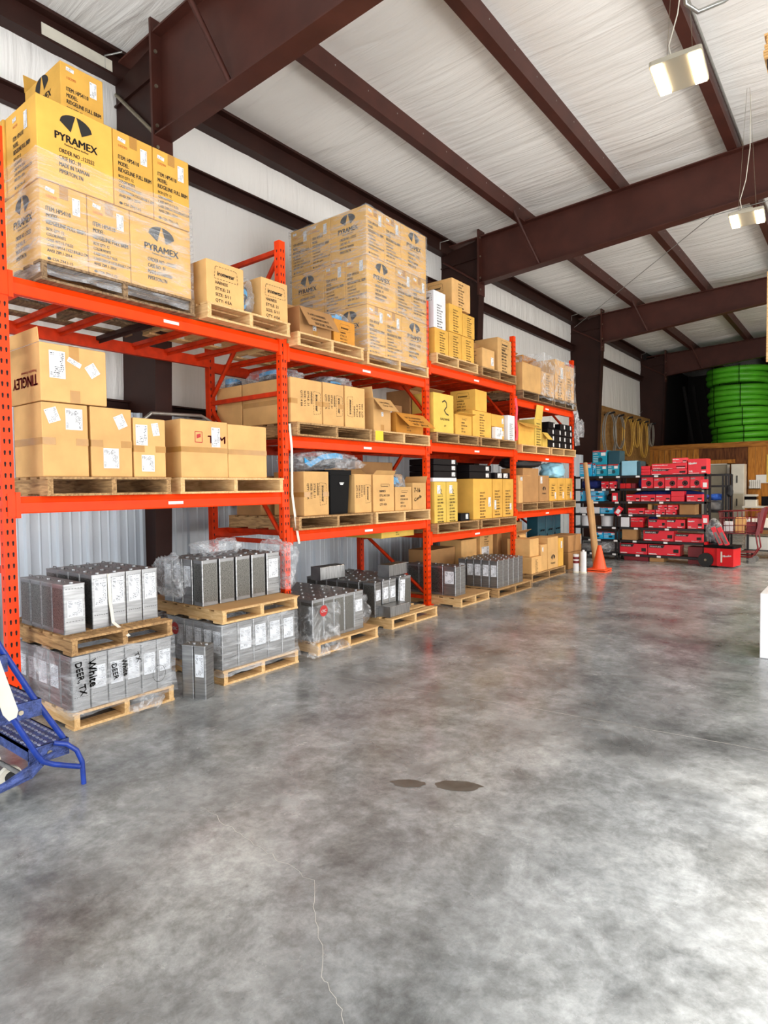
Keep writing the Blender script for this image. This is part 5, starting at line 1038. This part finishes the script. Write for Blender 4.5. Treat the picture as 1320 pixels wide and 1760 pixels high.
    for s in (-1, 1): mb.tube([(.3, s*.2, .58), (.34, s*.2, .3), (.24, s*.2, .12), (-.3, s*.19, .14), (-.28, s*.19, .56)], .014, 8)
    mb.box(-.25, .28, -.19, .19, .2, .215); mb.build('frame', M['maroon'], t)
    for x in (-.28, .25):
        for s in (-1, 1): mb = MB(); mb.cyl((x, s*.2-.015, .06), (x, s*.2+.015, .06), .06, None, 16); mb.build('wheel', M['grey_cloth'], t)
    for k in range(3): carton(('white carton inside the shopping cart', 'tan carton inside the shopping cart', 'maroon carton inside the shopping cart')[k], -2.12+.2*k, 13.86, 14.02+.1*(k == 1), .585, .80+.08*(k == 1), .16, ('c_white', 'c_tan', 'red_dk')[k])
    # black garment style rack behind the chest
    t = thing('steel_rack', 'open black steel rack with folded cloth behind the chest', 'rack', (-2.52, 14.75, 0))
    for x in (-.22, .10, .21):
        for y in (-.15, .2): mb = MB(); mb.box(x-.018, x+.018, y-.018, y+.018, 0, 1.75); mb.build('upright', M['shelfm'], t)
    for z in (1.74, 1.50, .96, .6): mb = MB(); (mb.box(-.22, .21, -.17, .22, z-.015, z+.015) if z < 1.4 else (mb.box(-.22, .21, -.17, -.14, z-.02, z+.02), mb.box(-.22, .21, .19, .22, z-.02, z+.02))); mb.build('shelf_board' if z < 1.4 else 'rail', M['shelfm'], t)
    crumple('cloth_bundle', 'bright blue folded cloth on the open black rack', 'cloth', (-2.58, 14.72, 1.20), (.32, .3, .15), 'blue_cloth', 95, 4, .12); crumple('cloth_bundle', 'grey folded cloth under the blue cloth on the rack', 'cloth', (-2.58, 14.72, .978), (.32, .3, .22), 'grey_cloth', 96, 4, .08)
    crumple('hanging_gear', 'black gear hanging at the upper corner of the open rack', 'gear', (-2.28, 14.5, 1.28), (.12, .12, .26), 'strap_k', 97, 3, .3)
    # dark work table with a white box and bottles
    t = thing('work_table', 'low dark table standing at the right edge beyond the cart', 'table', (-1.55, 15.0, 0))
    mb = MB(); mb.box(-.55, .9, -.35, .35, .60, .64); mb.build('tabletop', M['table'], t)
    for x in (-.42, .85):
        for y in (-.32, .32): mb = MB(); mb.box(x-.02, x+.02, y-.02, y+.02, 0, .60); mb.build('leg', M['shelfm'], t)
    mb = MB(); mb.box(-.5, .88, -.3, .3, .16, .18); mb.build('lower_shelf', M['shelfm'], t)
    carton('white lidded box standing on the dark table', -1.62, 14.8, 15.05, .64, .83, .30, 'offwhite', name='storage_box'); 
    for k, (x, lab) in enumerate(((-2.03, 'white bottle with red cap on the dark table'), (-1.97, 'white bottle with blue label beside the red capped bottle'))):
        t = thing('bottle', lab, 'bottle', (x, 14.85, .64)); mb = MB(); mb.cyl((0, 0, 0), (0, 0, .15), .032, None, 14); mb.cyl((0, 0, .15), (0, 0, .18), .032, .015, 14); mb.build('body', M['c_white'], t); mb = MB(); mb.cyl((0, 0, .18), (0, 0, .22), .016, None, 12); mb.build('cap', M['red_gloss' if k == 0 else 'c_white'], t)
    sbin = MB(); sbin.rbox(-.3, .3, -.2, .2, 0, .26, .05); tag(sbin.build('plastic_tub', M['offwhite'], None, (-1.75, 15.05, .181)), 'white ribbed tub on the lower shelf of the dark table', 'tub')
    # counter with printer, basket, posters, cartons below
    t = thing('counter', 'long white topped counter along the timber wall', 'counter', (-1.0, 22.3, 0)); mb = MB(); mb.box(-2.1, 3, -.4, .5, .80, .85); mb.build('worktop', M['offwhite'], t)
    for x in (-2.0, 0, 2.9): mb = MB(); mb.box(x-.03, x+.03, -.35, .45, 0, .80); mb.build('leg', M['wallpine'], t)
    carton('big brown carton under the white topped counter', -2.15, 22.0, 22.5, .0, .62, .6, 'c_brown'); carton('tan carton leaning under the counter at the frame edge', -1.4, 22.0, 22.6, .0, .7, .6, 'c_tan')
    t = thing('printer', 'white printer with dark slot on the counter', 'printer', (-2.9, 22.25, .85)); mb = MB(); mb.rbox(-.17, .17, -.2, .2, 0, .2, .03); mb.rbox(-.17, .17, -.2, .2, .30, .36, .03); mb.build('body', M['offwhite'], t); mb = MB(); mb.box(-.165, .165, -.195, .2, .2, .30); mb.build('paper_slot', M['glass'], t)
    t = thing('wall_file_rack', 'white wire file holder on the timber wall above the printer', 'file holder', (-3.02, 23.9, 1.37)); mb = MB(); mb.box(-.16, .16, .08, .1, 0, .30); mb.box(-.16, .16, -.1, .1, 0, .02); mb.box(-.16, .16, -.1, -.09, 0, .1); mb.box(-.16, .16, -.1, -.09, .24, .30); mb.build('tray', M['white'], t)
    mb = MB(); [mb.box(x-.005, x+.005, -.1, -.09, 0, .3) for x in (-.15, -.09, -.03, .03, .09, .15)]; mb.build('wires', M['grey_cloth'], t)
    for x0, x1, z0, z1, m, lab in ((-3.0, -2.35, 1.56, 1.84, 'white', 'white sheet of paper pinned to the timber wall'), (-2.70, -2.2, 1.58, 2.50, 'c_yel', 'yellow poster pinned at the right of the white sheet')):
        mb = MB(); mb.box(x0, x1, 24.0-(.004 if m == 'c_yel' else 0), 24.02, z0, z1); tag(mb.build('poster', M[m]), lab, 'poster')
    mb = MB(); mb.box(-2.62, -2.2, 22.15, 22.2, .86, 1.15); tag(mb.build('monitor', M['glass']), 'dark screen on the counter at the frame edge', 'monitor')
    t = thing('tall_cabinet', 'tall white cabinet with dark handle beside the grey door', 'cabinet', (-3.45, 23.6, 0))
    mb = MB(); mb.box(-.19, .19, -.2, .3, 0, 2.2); mb.build('body', M['offwhite'], t)
    for k, (z0, z1) in enumerate(((1.25, 2.15), (.65, 1.22), (.05, .62))): mb = MB(); mb.box(-.17, .17, -.215, -.2, z0, z1); d = mb.build('cabinet_door', M['offwhite' if k != 1 else 'beige'], t); mb = MB(); mb.box(-.03, .0, -.24, -.215, (z0+z1)/2-.12, (z0+z1)/2+.12); mb.build('handle', M['shelfm'], d)
    # board with hanging hoses on the left wall past the rack
    t = thing('peg_board', 'brown board on the left wall carrying coiled hoses', 'board', (-6.37, 21.2, 2.3)); mb = MB(); mb.box(-.03, .0, -2.7, 2.75, 0, 1.65); mb.build('panel', M['osb'], t)
    for k in range(6): mb = MB(); mb.tube([(0, -2.2+.9*k, 1.38), (.32, -2.2+.9*k, 1.44)], .03, 8); mb.build('peg', M['shelfm'], t)
    for k, (y, ry, rz, m, lab) in enumerate(((19.0, .56, .66, 'hose_g', 'large grey hose coil nearest the rack'), (19.9, .48, .52, 'hose_g', 'grey hose coil second along the board'), (20.8, .50, .62, 'hose_y', 'yellowish hose coil in the middle of the board'), (21.7, .30, .46, 'hose_y', 'narrow yellowish hose coil fourth along the board'), (22.6, .40, .62, 'hose_y', 'yellow hose coil near the timber wall'), (23.5, .3, .4, 'hose_g', 'dark small hose coil at the end of the board'))):
        mb = MB()
        for q in range(2): mb.tube([(.10+.05*q, (ry-.02*q)*math.sin(a*2*math.pi/28), -rz+(rz+.01*q)*math.cos(a*2*math.pi/28)) for a in range(28)], .02, 8, closed=True)
        tag(mb.build('hose_coil', M[m], None, (-6.33, y, 3.74)), lab, 'hose', 'hose coils on the board')
    # tool row under the hoses
    for k in range(6): mb = MB(); mb.tube([(0, 0, 0), (.0, .02, .5)], .02, 6); mb.box(-.03, .03, -.12, .14, .42, .52); tag(mb.build('hand_tool', M['shelfm'], None, (-6.385, 20.6+.55*k, 1.86)), 'black hand tool, %s in the row hanging under the hoses' % ORD[k], 'tool', 'hand tools below the hoses')
    # green corrugated pipe coils on the loft
    def ring(mb, cx, cy, z, rx, r, ph):
        n = 170; P = []; rad = []
        for k in range(n):
            a = 2*math.pi*k/n; P.append((cx+rx*math.cos(a), cy+rx*math.sin(a), z+.03*math.sin(a+ph))); rad.append(r*(1+.09*(1 if k % 2 else -1)))
        mb.tube(P, r, 10, closed=True, rad=rad)
    z = 2.96; G = ((3, .90, 0.0), (3, .94, -.05), (4, .90, -.12), (3, .92, -.16))
    for c, (nt, rx, dx) in enumerate(G):
        mb = MB(); 
        for k in range(nt): ring(mb, -3.66+dx+.03*math.sin(k*2+c), 25.8, z+.105+.205*k, rx+.03*math.sin(k*3+c), .105, c*1.3+k)
        o = tag(mb.build('pipe_coil', M['green']), 'coil of green corrugated pipe, %s in the stack on the loft' % ('lowest', 'second from the bottom', 'second from the top', 'topmost')[c], 'pipe coil', 'green pipe coils')
        tb = MB()
        for a in (-130, -80): 
            q = Vector((math.cos(R(a)), math.sin(R(a)), 0)); cpt = Vector((-3.66+dx, 25.8, 0)); 
            tb.tube([cpt+q*(rx-.14)+Vector((0, 0, z+.0)), cpt+q*(rx+.16)+Vector((0, 0, z+.0)), cpt+q*(rx+.16)+Vector((0, 0, z+.205*nt)), cpt+q*(rx-.14)+Vector((0, 0, z+.205*nt))], .012, 5, closed=True)
        tb.build('tie', M['blackp'], o); z += .205*nt+.03
    for k in range(3): mb = MB(); mb.box(-.05, .05, -.05, .05, 0, 2.6); tag(mb.build('timber_post', M['lumber_loft_shade'], None, (-4.9-.35*k, 27.5, 2.95), (0, R(-9), 0)), 'dark timber leaning in the loft, %s from the pipe coils' % ORD[k], 'timber', 'dark timbers in the loft')
far_things()

# ------------------------------------------------------------------ lamps
def highbay(label, x, y, z, yaw=4):
    t = thing('highbay_lamp', label, 'lamp', (x, y, z), R(yaw))
    mb = MB(); mb.rbox(-.19, .19, -.23, .23, .0, .035, .02); mb.rbox(-.07, .07, -.16, .16, .035, .08, .02); mb.build('housing', M['lamp_body'], t)
    for s in (-1, 1): mb = MB(); mb.box(s*.135-.042, s*.135+.042, -.21, .21, -.012, .0); mb.build('led_panel', M['led'], t)
    for s in (-1, 1): mb = MB(); mb.tube([(s*.1, 0, .06), (s*.015, .0, roof_z(x)-z-.26)], .002, 5); mb.build('hanging_wire', M['zinc'], t)
    mb = MB(); mb.tube([(-.05, .0, .08), (-.08, .0, .25), (-.02, .03, .5), (.02, .06, .9), (.02, .1, roof_z(x)-z-.3)], .005, 6); mb.build('power_cord', M['ivory'], t)
highbay('twin panel highbay lamp hanging closest to the viewer', -1.26, 5.55, 4.87)
highbay('twin panel highbay lamp hanging past the second rafter', -1.26, 9.07, 4.87)
mb = MB(); mb.tube([(-1.56, y, roof_z(-1.56)-.14) for y in (4.2, 6.0, 8.0, 10.3, 13, 17)], .02, 8); tag(mb.build('conduit', M['galv']), 'grey conduit running along the purlin above the lamps', 'conduit')
mb = MB(); mb.tube([(-1.5, 6.75, 6.45), (-1.5, 6.85, 6.3), (-1.42, 7.0, 6.27), (-1.2, 7.05, 6.3), (-.8, 7.1, 6.44), (.1, 7.2, 6.5)], .022, 8); tag(mb.build('curved_conduit', M['galv']), 'grey flexible conduit bending off the purlin above the lamp', 'conduit')
mb = MB(); mb.box(-1.53, -1.45, 6.68, 6.8, 6.36, 6.48); tag(mb.build('junction_box', M['galv']), 'metal junction box where the flexible conduit starts', 'junction box')

# ------------------------------------------------------------------ blue rolling step ladder at the left edge
def ladder():
    t = thing('step_ladder', 'worn blue rolling step ladder at the left edge', 'ladder', (-3.33, 1.4, 0)); W = .62
    def P(x, y, z): return (x+3.33, y-1.4, z)
    for sx, nm in ((0, 'rail'), (-W, 'rail')):
        mb = MB(); mb.tube([P(-3.33+sx, .70, 1.90), P(-3.33+sx, 1.2, .79), P(-3.33+sx, 1.35, .49), P(-3.33+sx, 1.475, .265), P(-3.33+sx, 1.50, .205)], .0145, 10); mb.build('rail', M['blue_paint'], t)
        mb = MB(); mb.tube([P(-3.25+sx, .85, 1.40), P(-3.25+sx, 1.16, .67), P(-3.25+sx, 1.21, .46), P(-3.25+sx, 1.31, .25), P(-3.255+sx, 1.345, .195), P(-3.26+sx, 1.40, .16), P(-3.265+sx, 1.53, .10)], .0135, 10); mb.build('front_tube', M['blue_paint'], t)
        mb = MB(); mb.tube([P(-3.30+sx, 1.42, .255), P(-3.28+sx, 1.475, .235), P(-3.27+sx, 1.52, .19), P(-3.265+sx, 1.545, .12), P(-3.265+sx, 1.55, .0)], .013, 10); mb.build('foot', M['blue_paint'], t)
    for k, (y, z) in enumerate(((1.40, .255), (1.27, .50), (1.12, .76), (.98, 1.02))):
        mb = MB(); mb.box(-W+.0, .02, y-1.4-.10, y-1.4+.10, z-.012, z); mb.box(-W, .02, y-1.4-.10, y-1.4-.092, z-.06, z); mb.box(-W, .02, y-1.4+.092, y-1.4+.10, z-.06, z); mb.box(.012, .022, y-1.4-.10, y-1.4+.10, z-.085, z)
        for a in range(14):
            for b in range(5): xx = -W+.03+a*.043+(b % 2)*.02; yy = y-1.4-.085+b*.038; mb.box(xx, xx+.022, yy, yy+.010, z, z+.006, 1)
        s = mb.build('step', [M['blue_worn'], M['tread_dust']], t)
        mb = MB(); mb.cyl((.02, y-1.4, z-.045), (.03, y-1.4, z-.045), .012, None, 10); mb.build('bolt', M['zinc'], s)
    mb = MB(); mb.prism([(-.06, .20), (.02, .215), (-.10, .12), (-.26, .10), (-.28, .12)], -.015, .005, 0, Matrix(((0, 0, 1, .05), (1, 0, 0, 0), (0, 1, 0, 0), (0, 0, 0, 1)))); mb.build('gusset', M['blue_worn'], t)
    mb = MB(); mb.tube([(.05, -.12, .15), (.04, -.3, .105), (.03, -.75, .06)], .02, 8); mb.tube([(-W+.05, -.12, .15), (-W+.04, -.3, .105), (-W+.03, -.75, .06)], .02, 8); mb.build('base_tube', M['blue_worn'], t)
    mb = MB(); mb.tube([(.0, -.1, .11), (-W, -.13, .11)], .012, 8); mb.build('axle', M['grey_cloth'], t)
    for x in (-.22, -.5): mb = MB(); mb.cyl((x-.015, -.1, .055), (x+.015, -.1, .055), .055, None, 20); mb.cyl((x-.018, -.1, .055), (x+.018, -.1, .055), .03, None, 12, 1); mb.build('caster', [M['ivory'], M['rubber']], t)
    pts = []
    mb = MB(); mb.slab(P(-3.2, 1.02, 1.02), P(-3.215, 1.085, 1.01), P(-3.215, 1.225, .50), P(-3.2, 1.155, .50), .006); mb.slab(P(-3.2, 1.155, .50), P(-3.215, 1.225, .50), P(-3.212, 1.215, .47), P(-3.205, 1.18, .463), .006); mb.build('guard_strip', M['ivory'], t)
ladder()

# ------------------------------------------------------------------ things cut by the right edge
carton('white container on the floor cut by the right edge', -.42, 6.33, 6.95, 0, .58, .33, 'c_white', 'container', name='white_container')
mb = MB(); mb.box(-1.03, -.45, 9.0, 9.04, 3.05, 4.15); tag(mb.build('plywood_sheet', M['pine']), 'upright wooden sheet on the far right edge below the second lamp', 'board')
mb = MB()
for k in range(9): mb.box(-.60+random.uniform(-.01, .01), -.1, 5.0, 5.6, 4.425+.018*k, 4.44+.018*k)
tag(mb.build('sheet_stack', M['c_tan']), 'stack of brown sheets at the upper right edge', 'sheets'); mb = MB(); mb.box(-.59, -.1, 5.02, 5.06, 4.37, 4.42); mb.tube([(-.57, 5.04, 4.40), (-.52, 5.05, 4.15), (-.3, 5.05, 4.1)], .02, 8); tag(mb.build('bracket', M['shelfm']), 'black bracket under the brown sheets at upper right', 'bracket')
